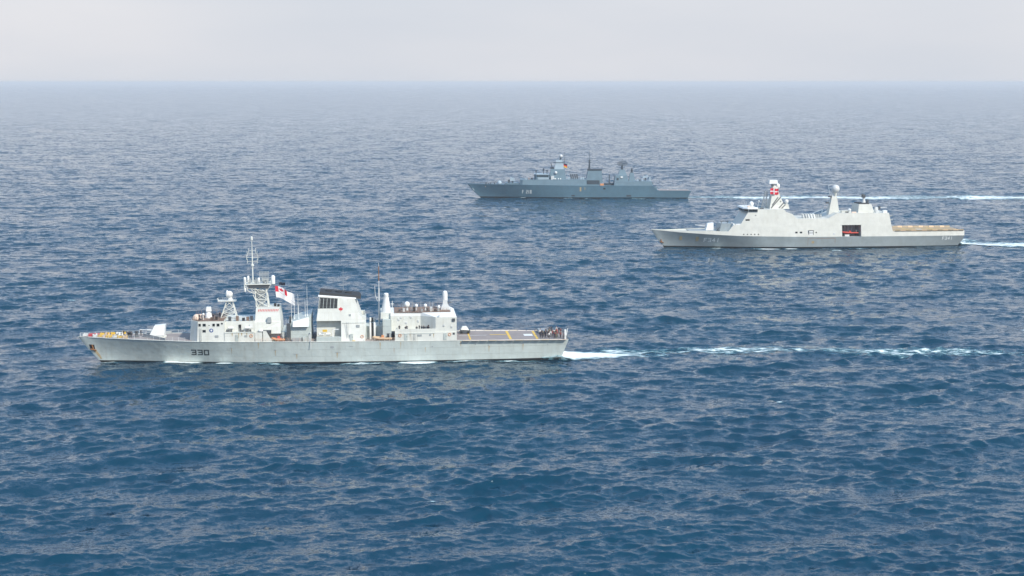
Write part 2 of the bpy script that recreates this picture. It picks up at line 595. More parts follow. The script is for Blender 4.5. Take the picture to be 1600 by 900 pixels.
def foam_material():
    """white churned water breaking up into gaps where it thins out; pale teal where it is thin and aerated"""
    m, n, l, b = new_mat('sea_foam')
    b.inputs['Roughness'].default_value = 0.65
    at = n.new('ShaderNodeAttribute')
    at.attribute_name = 'foam'
    tc = n.new('ShaderNodeTexCoord')
    mp = n.new('ShaderNodeMapping')
    mp.inputs['Scale'].default_value = (0.35, 0.75, 0.6)
    l.new(tc.outputs['Object'], mp.inputs['Vector'])
    no = n.new('ShaderNodeTexNoise')
    no.inputs['Scale'].default_value = 0.8
    no.inputs['Detail'].default_value = 7
    no.inputs['Roughness'].default_value = 0.68
    l.new(mp.outputs['Vector'], no.inputs['Vector'])
    nr = n.new('ShaderNodeMapRange')
    nr.inputs['From Min'].default_value = 0.28
    nr.inputs['From Max'].default_value = 0.72
    l.new(no.outputs['Fac'], nr.inputs['Value'])
    su = n.new('ShaderNodeMath')
    su.operation = 'ADD'
    l.new(at.outputs['Fac'], su.inputs[0])
    l.new(nr.outputs['Result'], su.inputs[1])
    al = n.new('ShaderNodeMapRange')
    al.inputs['From Min'].default_value = 0.80
    al.inputs['From Max'].default_value = 1.25
    l.new(su.outputs[0], al.inputs['Value'])
    wh = n.new('ShaderNodeMapRange')
    wh.inputs['From Min'].default_value = 0.95
    wh.inputs['From Max'].default_value = 1.35
    l.new(su.outputs[0], wh.inputs['Value'])
    cm = n.new('ShaderNodeMix')
    cm.data_type = 'RGBA'
    cm.inputs['A'].default_value = (0.16, 0.36, 0.42, 1)
    cm.inputs['B'].default_value = (0.80, 0.84, 0.84, 1)
    l.new(wh.outputs['Result'], cm.inputs['Factor'])
    l.new(cm.outputs['Result'], b.inputs['Base Color'])
    l.new(al.outputs['Result'], b.inputs['Alpha'])
    bu = n.new('ShaderNodeBump')
    bu.inputs['Strength'].default_value = 0.6
    bu.inputs['Distance'].default_value = 0.4
    l.new(no.outputs['Fac'], bu.inputs['Height'])
    l.new(bu.outputs['Normal'], b.inputs['Normal'])
    return m


SX, SY, SH, SV, SF, NR, NC, SIDX, S_YS, S_T, S_MISS = build_sea()
SEA = sea_material()
FOAM = foam_material()
sea_o = np_mesh('sea', SV, SF, SEA)
at_ = sea_o.data.attributes.new('unresolved', 'FLOAT', 'POINT')
at_.data.foreach_set('value', np.repeat(S_MISS, NC).astype(np.float32))
tag(sea_o, 'choppy dark blue open sea reaching to the hazy horizon', None, None, 'structure')
# the rest of the sea around and behind the camera, butted on to the edges of the wave sheet
bm = MB()
W = 45000.0
e = 60.0
x1 = float(S_YS[-1])
tl, tr = float(S_T[0]), float(S_T[-1])
bm.add([(tl * e, e, 0), (tr * e, e, 0), (W * 1.7, -W, 0), (-W * 1.7, -W, 0)], [(3, 2, 1, 0)])
bm.add([(tr * e, e, 0), (tr * x1, x1, 0), (W * 1.7, -W, 0)], [(0, 2, 1)])
bm.add([(tl * e, e, 0), (-W * 1.7, -W, 0), (tl * x1, x1, 0)], [(0, 2, 1)])
so = bm.build('sea_beyond', SEA)
at_ = so.data.attributes.new('unresolved', 'FLOAT', 'POINT')
at_.data.foreach_set('value', [1.0] * len(so.data.vertices))
tag(so, 'open sea around and behind the viewpoint', None, None, 'structure')


def polyline_dist(X, Y, pts):
    """distance to a polyline and the fraction along it"""
    best = np.full(X.shape, 1e9)
    frac = np.zeros(X.shape)
    pts = [np.array(p, float) for p in pts]
    seg = [np.linalg.norm(b - a) for a, b in zip(pts[:-1], pts[1:])]
    tot = sum(seg)
    run = 0.0
    for a, b, ln in zip(pts[:-1], pts[1:], seg):
        d = (b - a) / ln
        s = np.clip((X - a[0]) * d[0] + (Y - a[1]) * d[1], 0, ln)
        dd = np.hypot(X - a[0] - d[0] * s, Y - a[1] - d[1] * s)
        u = dd < best
        best = np.where(u, dd, best)
        frac = np.where(u, (run + s) / tot, frac)
        run += ln
    return best, frac


def wavy(X, Y, seed, lam):
    r = np.random.default_rng(seed)
    o = np.zeros(X.shape)
    for i in range(10):
        a = r.uniform(0, 2 * PI)
        k = 2 * PI / (lam * r.uniform(0.5, 2.2))
        o += np.sin((X * math.cos(a) * 0.45 + Y * math.sin(a)) * k + r.uniform(0, 6.3))
    return o / 3.2


def foam_patch(name, label, xr, yr, dens_fn, lift_fn=None, group=None):
    """a sheet of foam lying on the waves: the sea's own faces there, lifted a little, with a density attribute"""
    r0, r1 = np.searchsorted(S_YS, yr[0]), np.searchsorted(S_YS, yr[1])
    Xs, Ys_ = SX[r0:r1], SY[r0:r1]
    inx = (Xs > xr[0]) & (Xs < xr[1])
    if not inx.any():
        return None
    c = np.nonzero(inx.any(0))[0]
    c0, c1 = c[0], c[-1] + 1
    Xs, Ys_ = SX[r0:r1, c0:c1], SY[r0:r1, c0:c1]
    D = dens_fn(Xs, Ys_)
    keep = D > 0.02
    fm = keep[:-1, :-1] | keep[1:, :-1] | keep[:-1, 1:] | keep[1:, 1:]
    nr, nc = Xs.shape
    V = SV.reshape(NR, NC, 3)[r0:r1, c0:c1].copy()
    V[..., 2] += 0.05 + (lift_fn(Xs, Ys_, D) if lift_fn else 0.12 * np.clip(D, 0, 1))
    idx = np.arange(nr * nc).reshape(nr, nc)
    F = np.stack([idx[:-1, :-1], idx[:-1, 1:], idx[1:, 1:], idx[1:, :-1]], -1)[fm]
    used, inv = np.unique(F, return_inverse=True)
    V2 = V.reshape(-1, 3)[used]
    F2 = inv.reshape(-1, 4)
    if len(F2) == 0:
        return None
    o = np_mesh(name, V2, F2, FOAM)
    at = o.data.attributes.new('foam', 'FLOAT', 'POINT')
    at.data.foreach_set('value', np.clip(D.reshape(-1)[used], -0.3, 1.5).astype(np.float32))
    tag(o, label, None, group, 'stuff')
    return o


# ------------------------------------------------------------------ hulls
class Hull:
    def __init__(s, stem, stern, deck_z, deck_b, wl_b, power, n=72, keel=-3.0, zfrac=(0, 0.075, 0.3, 0.5, 0.7, 0.86, 1.0)):
        """stem / stern: (z, x) profiles; deck_z: (x, z); deck_b, wl_b: (fraction along, half breadth)"""
        s.n = n
        fr = np.linspace(0, 1, n) ** 1.25
        ip = lambda c, x: np.interp(x, [p[0] for p in c], [p[1] for p in c])
        sm = lambda c, x: np.mean([ip(c, np.clip(x + d, 0, 1)) for d in (-0.03, -0.02, -0.01, 0, 0.01, 0.02, 0.03)], 0) if True else None
        xd = ip(stem, deck_z[0][1]) + fr * (ip(stern, deck_z[-1][1]) - ip(stem, deck_z[0][1]))
        zd = ip(deck_z, xd)
        db = sm(deck_b, fr)
        db[0] = 0.12
        wb = sm(wl_b, fr)
        wb[0] = 0.08
        s.rows = []
        for q in (None,) + tuple(zfrac):
            if q is None:
                z = np.full(n, keel)
                b = wb * 0.75
            else:
                z = zd * q
                b = wb + (db - wb) * q ** power
            x0, x1 = ip(stem, z[0] if q is not None else keel), ip(stern, z[-1] if q is not None else keel)
            x = x0 + fr * (x1 - x0)
            if q is not None:
                z = ip(deck_z, x) * q if q > 0 else z
            s.rows.append((x, b, z))

    def half(s, x, z):
        bs = [np.interp(x, r[0], r[1]) for r in s.rows[1:]]
        zs = [np.interp(x, r[0], r[2]) for r in s.rows[1:]]
        return float(np.interp(z, zs, bs))

    def deck_edge(s, x):
        r = s.rows[-1]
        return float(np.interp(x, r[0], r[1])), float(np.interp(x, r[0], r[2]))

    def shell(s, r0=0, r1=None, transom=True):
        mb = MB()
        rows = s.rows[r0:r1]
        n = s.n
        for sg in (-1, 1):
            vs_ = [(x[i], sg * b[i], z[i]) for (x, b, z) in rows for i in range(n)]
            fs = [(k * n + i, k * n + i + 1, (k + 1) * n + i + 1, (k + 1) * n + i) for k in range(len(rows) - 1) for i in range(n - 1)]
            mb.add(vs_, fs)
        for end in ((0, n - 1) if transom else ()):
            vs_ = [(x[end], sg * b[end], z[end]) for (x, b, z) in rows for sg in (-1, 1)]
            mb.add(vs_, [(2 * k, 2 * k + 1, 2 * k + 3, 2 * k + 2) for k in range(len(rows) - 1)])
        return mb

    def deck(s, drop=0.06, x0=-99, x1=999):
        mb = MB()
        x, b, z = s.rows[-1]
        ii = [i for i in range(s.n) if x0 <= x[i] <= x1]
        vs_ = [(x[i], sg * (b[i] - 0.03), z[i] - drop) for sg in (-1, 1) for i in ii]
        k = len(ii)
        mb.add(vs_, [(i, i + 1, k + i + 1, k + i) for i in range(k - 1)])
        return mb


GLYPH = {
    '3': [[(0, 1), (1, 1), (1, 0), (0, 0)], [(0.2, 0.5), (1, 0.5)]],
    '0': [[(0, 0), (0, 1), (1, 1), (1, 0), (0, 0)]],
    'F': [[(0, 0), (0, 1), (1, 1)], [(0, 0.5), (0.8, 0.5)]],
    '4': [[(0.75, 0), (0.75, 1), (0, 0.32), (1, 0.32)]],
    '1': [[(0.5, 0), (0.5, 1)]],
    '2': [[(0, 1), (1, 1), (1, 0.5), (0, 0.5), (0, 0), (1, 0)]],
    '8': [[(0, 0), (0, 1), (1, 1), (1, 0), (0, 0)], [(0, 0.5), (1, 0.5)]],
}


def hull_number(text, hull, x0, x1, z0, z1, mat, parent, thick, name='hull_number', gap=0.3):
    """painted characters following the plating on both sides of the hull"""
    n = len(text)
    cw = (x1 - x0) / (n + gap * (n - 1))
    for j, ch in enumerate(text):
        if ch == ' ':
            continue
        for sg in (-1, 1):
            mb = MB()
            ox = x0 + j * cw * (1 + gap)
            if sg > 0:
                ox = x1 - j * cw * (1 + gap)
            w, h = cw - thick, z1 - z0 - thick
            for line in GLYPH[ch]:
                pts = [Vector((ox - sg * (thick / 2 + p[0] * w), z0 + thick / 2 + p[1] * h, 0)) for p in line]
                for a, b in zip(pts[:-1], pts[1:]):
                    d = (b - a).normalized()
                    nn = Vector((-d.y, d.x, 0)) * thick / 2
                    a2, b2 = a - d * thick / 2, b + d * thick / 2
                    k = 5
                    vs_, fs = [], []
                    for i in range(k + 1):
                        c = a2.lerp(b2, i / k)
                        for s2 in (-1, 1):
                            q = c + nn * s2
                            vs_.append((q.x, sg * (hull.half(q.x, q.y) + 0.03 + 0.002 * len(mb.f) / 5), q.y))
                    fs = [(2 * i, 2 * i + 1, 2 * i + 3, 2 * i + 2) for i in range(k)]
                    mb.add(vs_, fs)
            mb.build(name, mat, parent)


def window(parent, x, z, w, h, y, frame_mat, sg=-1, lean=0.0, name='window'):
    """a window on a side wall: raised frame with a dark pane set into it"""
    mb = MB()
    t = 0.09
    yy0, yy1 = sorted((y, y + sg * 0.07))
    for (a, b, c, d) in ((x - w / 2 - t, x + w / 2 + t, z + h / 2, z + h / 2 + t), (x - w / 2 - t, x + w / 2 + t, z - h / 2 - t, z - h / 2),
                         (x - w / 2 - t, x - w / 2, z - h / 2, z + h / 2), (x + w / 2, x + w / 2 + t, z - h / 2, z + h / 2)):
        mb.box(a, b, yy0, yy1, c, d)
    f = mb.build(name, frame_mat, parent)
    yy0, yy1 = sorted((y, y + sg * 0.03))
    MB().box(x - w / 2, x + w / 2, yy0, yy1, z - h / 2, z + h / 2).build('pane', GLASS, f)
    return f


def lattice(mb, corners_lo, corners_hi, levels, r, rb):
    """a lattice tower between two quads of corner points"""
    lo = [Vector(p) for p in corners_lo]
    hi = [Vector(p) for p in corners_hi]
    k = len(lo)
    for i in range(k):
        mb.tube(lo[i], hi[i], r, r * 0.9, 5)
    for lv in range(levels):
        a0, a1 = lv / levels, (lv + 1) / levels
        for i in range(k):
            j = (i + 1) % k
            mb.tube(lo[i].lerp(hi[i], a0), lo[j].lerp(hi[j], a1), rb, rb, 4)
            mb.tube(lo[j].lerp(hi[j], a0), lo[i].lerp(hi[i], a1), rb, rb, 4)
            mb.tube(lo[i].lerp(hi[i], a1), lo[j].lerp(hi[j], a1), rb, rb, 4)
    return mb


def whip(parent, x, y, z0, h, mat=None, r=0.07, dx=0.0):
    mb = MB()
    mb.tube((x, y, z0), (x, y, z0 + 0.5), r * 2, r * 1.6, 6)
    mb.tube((x, y, z0 + 0.45), (x + dx, y, z0 + h), r, r * 0.45, 5)
    return mb.build('whip_antenna', mat or PALE, parent)


def satcom_dome(parent, x, y, z, r, mat=None, h=0.8):
    o = MB().lathe((x, y, z), [(r * 0.55, 0), (r * 0.4, h * 0.8), (r * 0.6, h)], 12).build('antenna_pedestal', PALE, parent)
    MB().sphere((x, y, z + h + r * 0.75), r, 18, 0, 1.15, -60).build('radome', mat or WHITE, o, True)
    return o


def life_raft(parent, x, y, z, mat=None):
    mb = MB()
    mb.lathe((x - 0.7, y, z + 0.42), [(0.22, 0), (0.34, 0.08), (0.34, 0.66), (0.36, 0.68), (0.36, 0.74), (0.34, 0.76), (0.34, 1.32), (0.22, 1.4)], 12, 'X')
    o = mb.build('life_raft_canister', mat or WHITE, parent, True)
    MB().box(x - 0.5, x - 0.4, y - 0.35, y + 0.35, z, z + 0.2).box(x + 0.4, x + 0.5, y - 0.35, y + 0.35, z, z + 0.2).box(x - .5, x + .5, y - .05, y + .05, z + .02, z + .1).build('cradle', MIDG, o)
    return o


def bollards(parent, x, y, z, mat):
    mb = MB()
    mb.box(x - 0.7, x + 0.7, y - 0.25, y + 0.25, z, z + 0.12)
    for d in (-0.42, 0.42):
        mb.lathe((x + d, y, z + 0.1), [(0.2, 0), (0.2, 0.55), (0.27, 0.58), (0.27, 0.68), (0.2, 0.72)], 10)
    return mb.build('bollard', mat, parent)


def leaf_poly(cx, cz, s):
    pts = [(0, 1), (0.16, 0.66), (0.36, 0.76), (0.28, 0.3), (0.52, 0.52), (0.6, 0.36), (0.95, 0.42), (0.82, 0.14), (0.98, 0.02), (0.5, -0.36), (0.56, -0.54), (0.07, -0.46), (0.07, -1.0)]
    pts = pts + [(-x, z) for x, z in reversed(pts[1:])]
    return [(cx + x * s, cz + z * s) for x, z in pts]


def in_poly(x, y, poly):
    c = False
    j = len(poly) - 1
    for i in range(len(poly)):
        if (poly[i][1] > y) != (poly[j][1] > y) and x < (poly[j][0] - poly[i][0]) * (y - poly[i][1]) / (poly[j][1] - poly[i][1]) + poly[i][0]:
            c = not c
        j = i
    return c


def profile_block(prof, zbot, half):
    """closed solid under a roof profile (x, z): zbot(x) is its foot, half(x, z) its half breadth; doubled x makes a step"""
    mb = MB()
    for (xa, za), (xb, zb) in zip(prof[:-1], prof[1:]):
        if xb - xa < 1e-4:
            continue
        n = max(1, int((xb - xa) / 6))
        for i in range(n):
            u0, u1 = i / n, (i + 1) / n
            x0, x1 = xa + (xb - xa) * u0, xa + (xb - xa) * u1
            z0, z1 = za + (zb - za) * u0, za + (zb - za) * u1
            b0, b1 = zbot(x0), zbot(x1)
            vs_ = [(x0, -half(x0, b0), b0), (x1, -half(x1, b1), b1), (x1, half(x1, b1), b1), (x0, half(x0, b0), b0),
                   (x0, -half(x0, z0), z0), (x1, -half(x1, z1), z1), (x1, half(x1, z1), z1), (x0, half(x0, z0), z0)]
            fs = [(3, 2, 1, 0), (4, 5, 6, 7), (0, 1, 5, 4), (2, 3, 7, 6)]
            mb.add(vs_, fs)
    # end faces and steps
    segs = [(prof[0][0], zbot(prof[0][0]), prof[0][1])]
    for (xa, za), (xb, zb) in zip(prof[:-1], prof[1:]):
        if xb - xa < 1e-4:
            segs.append((xa, min(za, zb), max(za, zb)))
    segs.append((prof[-1][0], zbot(prof[-1][0]), prof[-1][1]))
    for x, a, b in segs:
        if b - a > 1e-3:
            mb.add([(x, -half(x, a), a), (x, half(x, a), a), (x, half(x, b), b), (x, -half(x, b), b)], [(0, 1, 2, 3)])
    return mb


# ------------------------------------------------------------------ frigate 330 (nearest)
def make_330():
    bx, by, a = BOW['A']
    ship = thing('frigate', (bx, by, 0), a, 'light grey frigate numbered 330 with lattice mast, nearest of the three warships', 'warship', 'warships sailing in company')
    h = Hull(stem=[(-3, 2.5), (0, 0), (3.8, -3.3), (6.9, -5.7), (8, -6.5)], stern=[(-3, 121), (0, 122.7), (5.4, 124.7), (8, 125.6)],
             deck_z=[(-6, 6.95), (8, 6.75), (26, 6.3), (58, 5.95), (95, 5.72), (125, 5.4)],
             deck_b=[(0, 0.0), (0.03, 1.4), (0.06, 2.7), (0.1, 4.1), (0.16, 5.8), (0.25, 7.4), (0.35, 8.1), (0.5, 8.25), (0.7, 8.2), (0.85, 7.8), (1, 6.9)],
             wl_b=[(0, 0.0), (0.05, 0.8), (0.1, 1.8), (0.2, 4.1), (0.3, 6.1), (0.45, 7.6), (0.6, 7.95), (0.8, 7.6), (0.9, 7.1), (1, 6.2)], power=1.35)
    hull = h.shell(2).build('hull', A_SHADED, ship, True)
    h.shell(0, 3, False).build('boot_topping', BLACK, ship, True)
    h.deck().build('deck', DECK_A, ship)
    dz = lambda x: h.deck_edge(x)[1]
    db = lambda x: h.deck_edge(x)[0]
    hull_number('330', h, 24.4, 29.1, 2.35, 3.95, LETTER_DARK, ship, 0.30, gap=0.22)
    # anchor, hawse and rust run
    for sg in (-1, 1):
        o = MB().add([(-2.9, sg * (h.half(-2.5, 4.6) + .05), 4.9), (-1.5, sg * (h.half(-1.5, 4.6) + .05), 4.8), (-1.35, sg * (h.half(-1.35, 3.6) + .05), 3.6), (-2.6, sg * (h.half(-2.3, 3.6) + .05), 3.7)], [(0, 1, 2, 3)]).build('hawse_pipe', BLACK, ship)
        mb = MB().tube((-2.1, sg * (h.half(-2, 4.4) + .1), 4.8), (-1.7, sg * (h.half(-1.7, 3.2) + .2), 3.3), 0.16)
        mb.tube((-2.5, sg * (h.half(-2.3, 3.4) + .2), 3.6), (-1.0, sg * (h.half(-1, 3.4) + .25), 3.3), 0.18).build('anchor', RUST, ship)
        vs_ = []
        for x, z in ((-2.2, 3.5), (-1.1, 3.4), (-0.2, 2.2), (0.3, 1.0), (0.0, 0.8), (-0.9, 2.0)):
            vs_.append((x, sg * (h.half(x, z) + 0.03), z))
        MB().add(vs_, [(0, 1, 2, 3, 4, 5)]).build('rust_stain', RUSTPALE, ship)
    # hull fittings: discharge openings, fenders, rust marks
    for x, z, w_, hh in ((46.5, 3.9, .5, .3), (52, 2.7, 1.2, .12), (63, 3.0, 1.5, .12), (61.5, 4.5, .9, .5), (66.5, 4.6, 1.1, .12), (88, 4.2, .3, .3), (99.5, 4.6, .3, .3), (103, 4.3, .35, .3), (112, 4.5, 1.2, .12), (119, 4.2, .25, .25), (35, 4.6, .25, .25), (21, 5.0, .25, .25)):
        MB().box(x - w_ / 2, x + w_ / 2, -h.half(x, z) - 0.05, -h.half(x, z) + 0.3, z - hh / 2, z + hh / 2).build('scupper', MIDG, ship)
    for sg in (-1, 1):      # rubbing strake along the sheer
        mb = MB()
        for i in range(60):
            x0, x1 = -3 + i * 2.1, -3 + (i + 1) * 2.1
            b0, z0 = h.deck_edge(x0)
            b1, z1 = h.deck_edge(x1)
            mb.tube((x0, sg * b0, z0), (x1, sg * b1, z1), 0.09, 0.09, 4, 0, False)
        mb.build('sheer_strake', A_LIT, ship)
    # rails
    for sg in (-1, 1):
        pts = [(-5.2, sg * 0.2, 6.9)] + [(x, sg * (db(x) - 0.15), dz(x) - 0.05) for x in (-3, 0, 4, 8, 13, 18, 23)]
        MB().rail(pts, 1.05, 1.5, 0.035).build('guard_rail', WHITE, ship)
        pts = [(x, sg * (db(x) - 0.15), dz(x) - 0.05) for x in (41.5, 46, 50, 56)]
        MB().rail(pts, 1.05, 1.5, 0.035).build('guard_rail', PINKTAN, ship)
        pts = [(x, sg * (db(x) - 0.12), dz(x) - 0.05) for x in (70.3, 74, 78)]
        MB().rail(pts, 1.05, 1.5, 0.035).build('guard_rail', PINKTAN, ship)
        for k in range(12):     # folded flight-deck safety nets
            x = 96 + k * 2.35
            b0, z0 = h.deck_edge(x)
            b1, z1 = h.deck_edge(x + 2.2)
            MB().hexa([(x, sg * b0, z0 - .05), (x + 2.15, sg * b1, z1 - .05), (x + 2.15, sg * (b1 + .9), z1 + .02), (x, sg * (b0 + .9), z0 + .02),
                       (x, sg * b0, z0 + .02), (x + 2.15, sg * b1, z1 + .02), (x + 2.15, sg * (b1 + .9), z1 + .1), (x, sg * (b0 + .9), z0 + .1)]).build('safety_net', PINKTAN if k % 3 else TAN, ship)
    # foredeck fittings
    for i, (x, y, m) in enumerate(((2.4, -2.1, YELLOW), (4.6, -2.5, YELLOW), (2.2, 1.9, YELLOW), (5.0, 2.4, WHITE), (7.0, -3.2, YELLOW), (-1.2, -0.9, WHITE), (-1.0, 0.8, RED))):
        bollards(ship, x, y, dz(x) - 0.05, m)
    for i in range(9):      # canvas dodger panels along the forward rail
        x = -4.4 + i * 1.35
        for sg in (-1, 1):
            MB().box(x, x + 1.2, sg * (db(x) - 0.2) - .03, sg * (db(x) - 0.2) + .03, dz(x) + 0.15, dz(x) + 0.75).build('rail_canvas', [WHITE, RED, WHITE, YELLOW, PINKTAN, YELLOW, WHITE, YELLOW, TAN][i], ship)
    MB().lathe((7.6, 0, dz(7.6) - .05), [(0.8, 0), (0.55, 0.2), (0.45, 0.8), (0.75, 1.1), (0.75, 1.25)], 14).build('capstan', BLACK, ship)
    MB().lathe((9.6, -0.4, dz(9) - .05), [(0.6, 0), (0.5, 0.3), (0.35, 1.2), (0.6, 1.5), (0.3, 1.75)], 12).build('windlass', DARKG, ship)
    MB().box(-1, 8, -0.25, -0.05, dz(3) - .05, dz(3) + .1).build('anchor_chain', RUST, ship)
    for sg in (-1, 1):
        MB().hexa([(11.4, sg * .1, dz(12) - .1), (11.6, sg * .1, dz(12) - .1), (18, sg * 6.2, dz(17) - .1), (17.8, sg * 6.2, dz(17) - .1),
                   (11.2, sg * .1, dz(12) + .9), (11.4, sg * .1, dz(12) + .9), (17.8, sg * 6.2, dz(17) + .7), (17.6, sg * 6.2, dz(17) + .7)]).build('breakwater', MIDG, ship)
    # gun
    gb = MB().lathe((15.4, 0, dz(15) - .1), [(2.0, 0), (2.0, 0.45), (1.7, 0.5)], 20).build('gun_ring', A_LIT, ship)
    mb = MB().hexa([(13.0, -1.5, 7.1), (17.0, -1.6, 7.1), (17.0, 1.6, 7.1), (13.0, 1.5, 7.1), (14.4, -1.05, 9.7), (17.2, -1.35, 9.9), (17.2, 1.35, 9.9), (14.4, 1.05, 9.7)])
    gt = mb.build('gun_turret', WHITE, ship)
    MB().tube((14.0, 0, 8.3), (12.3, 0, 8.45), 0.26, 0.2, 10).tube((12.4, 0, 8.45), (10.4, 0, 8.6), 0.13, 0.1, 8).build('gun_barrel', PALE, gt)
    # bridge block with chamfered front corners
    zb, zt = 6.2, 11.6
    poly = [(24.0, -4.6), (26.2, -7.25), (33.4, -7.4), (33.4, 7.4), (26.2, 7.25), (24.0, 4.6)]
    br = MB().plan(poly, zb, zt, 0, [(24.5, -4.5), (26.5, -7.0), (33.4, -7.15), (33.4, 7.15), (26.5, 7.0), (24.5, 4.5)]).build('bridge_house', A_LIT, ship)
    sidey = lambda x, z: 7.25 + 0.15 * (x - 26.2) / 7.2 - 0.25 * (z - zb) / (zt - zb)
    for x, w_ in ((26.95, .75), (28.15, 1.0), (30.6, .8), (31.75, .9)):
        for sg in (-1, 1):
            window(br, x, 10.65, w_ * .8, 0.75, sg * sidey(x, 10.6), A_LIT, sg)
    for sg in (-1, 1):
        window(br, 28.1, 9.05, 0.85, 0.7, sg * sidey(28, 9.05), A_LIT, sg)
        window(br, 33.0 - .25, 11.0, 0.45, 0.45, sg * sidey(33, 11), A_LIT, sg)
        MB().lathe((29.4, sg * sidey(29.4, 10.6) - .03, 10.55), [(0.14, 0), (0.14, 0.06)], 10, 'Y').build('porthole', GLASS, br)
    for j in range(7):      # windows across the front
        y = -3.75 + j * 1.25
        fx = 24.0 + 0.5 * (10.65 - zb) / (zt - zb)
        f = MB().box(fx - .05, fx + .1, y - .55, y + .55, 10.15, 11.15).build('window', A_LIT, br)
        MB().box(fx - .08, fx, y - .45, y + .45, 10.25, 11.05).build('pane', GLASS, f)
    for sg in (-1, 1):      # windows on the chamfered corners
        for u in (0.3, 0.72):
            x = 24.0 + 2.2 * u + .44
            y = -(4.6 + 2.6 * u) * -sg - sg * .12
            MB().hexa([(x - .38, y - sg * .42 * -1 - sg * .84, 10.25), (x + .32, y + sg * .42, 10.25), (x + .36, y + sg * .36, 10.25), (x - .34, y - sg * .48, 10.25),
                       (x - .36, y - sg * .46, 11.05), (x + .34, y + sg * .38, 11.05), (x + .38, y + sg * .32, 11.05), (x - .32, y - sg * .52, 11.05)]).build('window', GLASS, br)
    # crest
    for sg in (-1, 1):
        yb = sg * sidey(29.9, 9.2)
        o = MB().lathe((29.95, yb - .04, 9.2), [(0.52, 0), (0.52, 0.08)], 20, 'Y').build('crest', BLUE, br)
        MB().lathe((29.98, yb - .06, 9.22), [(0.27, 0), (0.27, 0.12)], 16, 'Y').build('crest_centre', WHITE, o)
    # aft of the bridge: low flush house with a walkway above and an inset upper house
    MB().box(33.4, 41.2, -7.55, 7.55, 6.1, 8.75).build('lower_house', A_LIT, ship)
    uh = MB().box(33.4, 41.2, -6.0, 6.0, 8.75, 11.35, 0, 0, 0.1).build('upper_house', A_LIT, ship)
    for sg in (-1, 1):
        MB().rail([(33.6, sg * 7.4, 8.75), (41.0, sg * 7.4, 8.75)], 1.0, 1.3, 0.03).build('guard_rail', A_LIT, ship)
        for x, w_, hh in ((34.6, 1.5, .5), (37.8, 1.0, .4), (39.6, 1.4, .55)):
            MB().box(x - w_ / 2, x + w_ / 2, sg * 6.9 - .35, sg * 6.9 + .35, 8.75, 8.75 + hh).build('deck_locker', DARKG, ship)
        life_raft(ship, 35.0, sg * 6.7, 9.3)
        life_raft(ship, 39.4, sg * 6.7, 9.3)
        MB().box(37.0, 37.65, sg * 6.06 - .05, sg * 6.06 + .05, 8.8, 10.5).build('door', BLACK, uh)
        MB().box(39.9, 40.7, sg * 6.06 - .05, sg * 6.06 + .05, 9.6, 10.6).build('sign_board', WHITE, uh)
    # bridge roof clutter
    MB().rail([(24.8, -4.4, 11.6), (26.7, -6.8, 11.6), (33.2, -6.9, 11.6)], 1.1, 1.1, 0.035).build('guard_rail', DECK_BROWN, ship)
    MB().rail([(24.8, 4.4, 11.6), (26.7, 6.8, 11.6), (33.2, 6.9, 11.6)], 1.1, 1.1, 0.035).build('guard_rail', DECK_BROWN, ship)
    MB().plan([(24.7, -4.3), (26.6, -6.8), (33.2, -6.9), (33.2, 6.9), (26.6, 6.8), (24.7, 4.3)], 11.6, 11.68).build('roof_deck', DECK_BROWN, ship)
    MB().sphere((25.8, -3.2, 11.65), 1.15, 14, 0, 1.2, 0).box(26.2, 27.6, -4.1, -2.6, 11.65, 13.0, 0, .2, .2).build('canvas_cover', PINKTAN, ship, True)
    MB().lathe((27.7, -4.5, 11.65), [(.1, 0), (.1, 1.2), (.3, 1.3), (.3, 1.7), (.15, 1.8)], 10).build('searchlight', WHITE, ship)
    for k, x in enumerate((26.9, 29.9, 31.1, 32.4, 34.6, 36.6, 38.2, 39.3, 40.3)):
        MB().box(x - .35, x + .35, -5.2, -4.4, 11.3, 12.1 + .25 * (k % 3)).build('equipment_locker', [DARKG, DECK_BROWN, BLACK, DECK_BROWN][k % 4], ship)
    MB().rail([(33.6, -5.8, 11.35), (41, -5.8, 11.35)], 1.0, 1.2, 0.03).build('guard_rail', DARKG, ship)
    o = MB().lathe((28.7, -1, 11.6), [(0.95, 0), (0.75, 1.3), (0.55, 1.6), (0.55, 1.85)], 16).build('fire_control_radar', WHITE, ship, True)
    MB().box(28.1, 29.5, -1.7, -0.3, 13.45, 14.6, 0, .15, .1).build('radar_antenna', WHITE, o)
    # tripod with tracking dome
    mb = MB()
    lattice(mb, [(31.9, -1.7, 11.5), (36.1, -1.7, 11.5), (36.1, 1.7, 11.5), (31.9, 1.7, 11.5)], [(33.5, -.6, 16.0), (35.0, -.6, 16.0), (35.0, .6, 16.0), (33.5, .6, 16.0)], 3, 0.13, 0.07)
    tp = mb.build('lattice_tower', A_LIT, ship)
    MB().box(31.2, 36.0, -1.2, 1.2, 16.0, 16.2).build('platform', A_LIT, tp)
    MB().rail([(31.3, -1.1, 16.2), (35.9, -1.1, 16.2)], .9, 1.2, .03).tube((31.3, 0, 16.1), (31.0, 0, 16.7), .2).build('guard_rail', PALE, tp)
    o = MB().lathe((34.4, 0, 16.2), [(.75, 0), (.55, .5), (.45, .9)], 14).build('director_pedestal', WHITE, tp)
    MB().sphere((34.2, 0, 17.75), 0.95, 18, 0, 1.0, -70).lathe((33.2, 0, 17.9), [(0.35, 0), (1.0, 0.35), (1.0, 0.6)], 18, 'X').build('tracking_dome', WHITE, o, True)
    # mast house
    mh = MB().plan([(41.2, -5.2), (48.0, -5.2), (48.0, 5.2), (41.2, 5.2)], 11.0, 14.5, 0, [(41.5, -4.5), (47.6, -4.5), (47.6, 4.5), (41.5, 4.5)]).build('mast_house', A_LIT, ship)
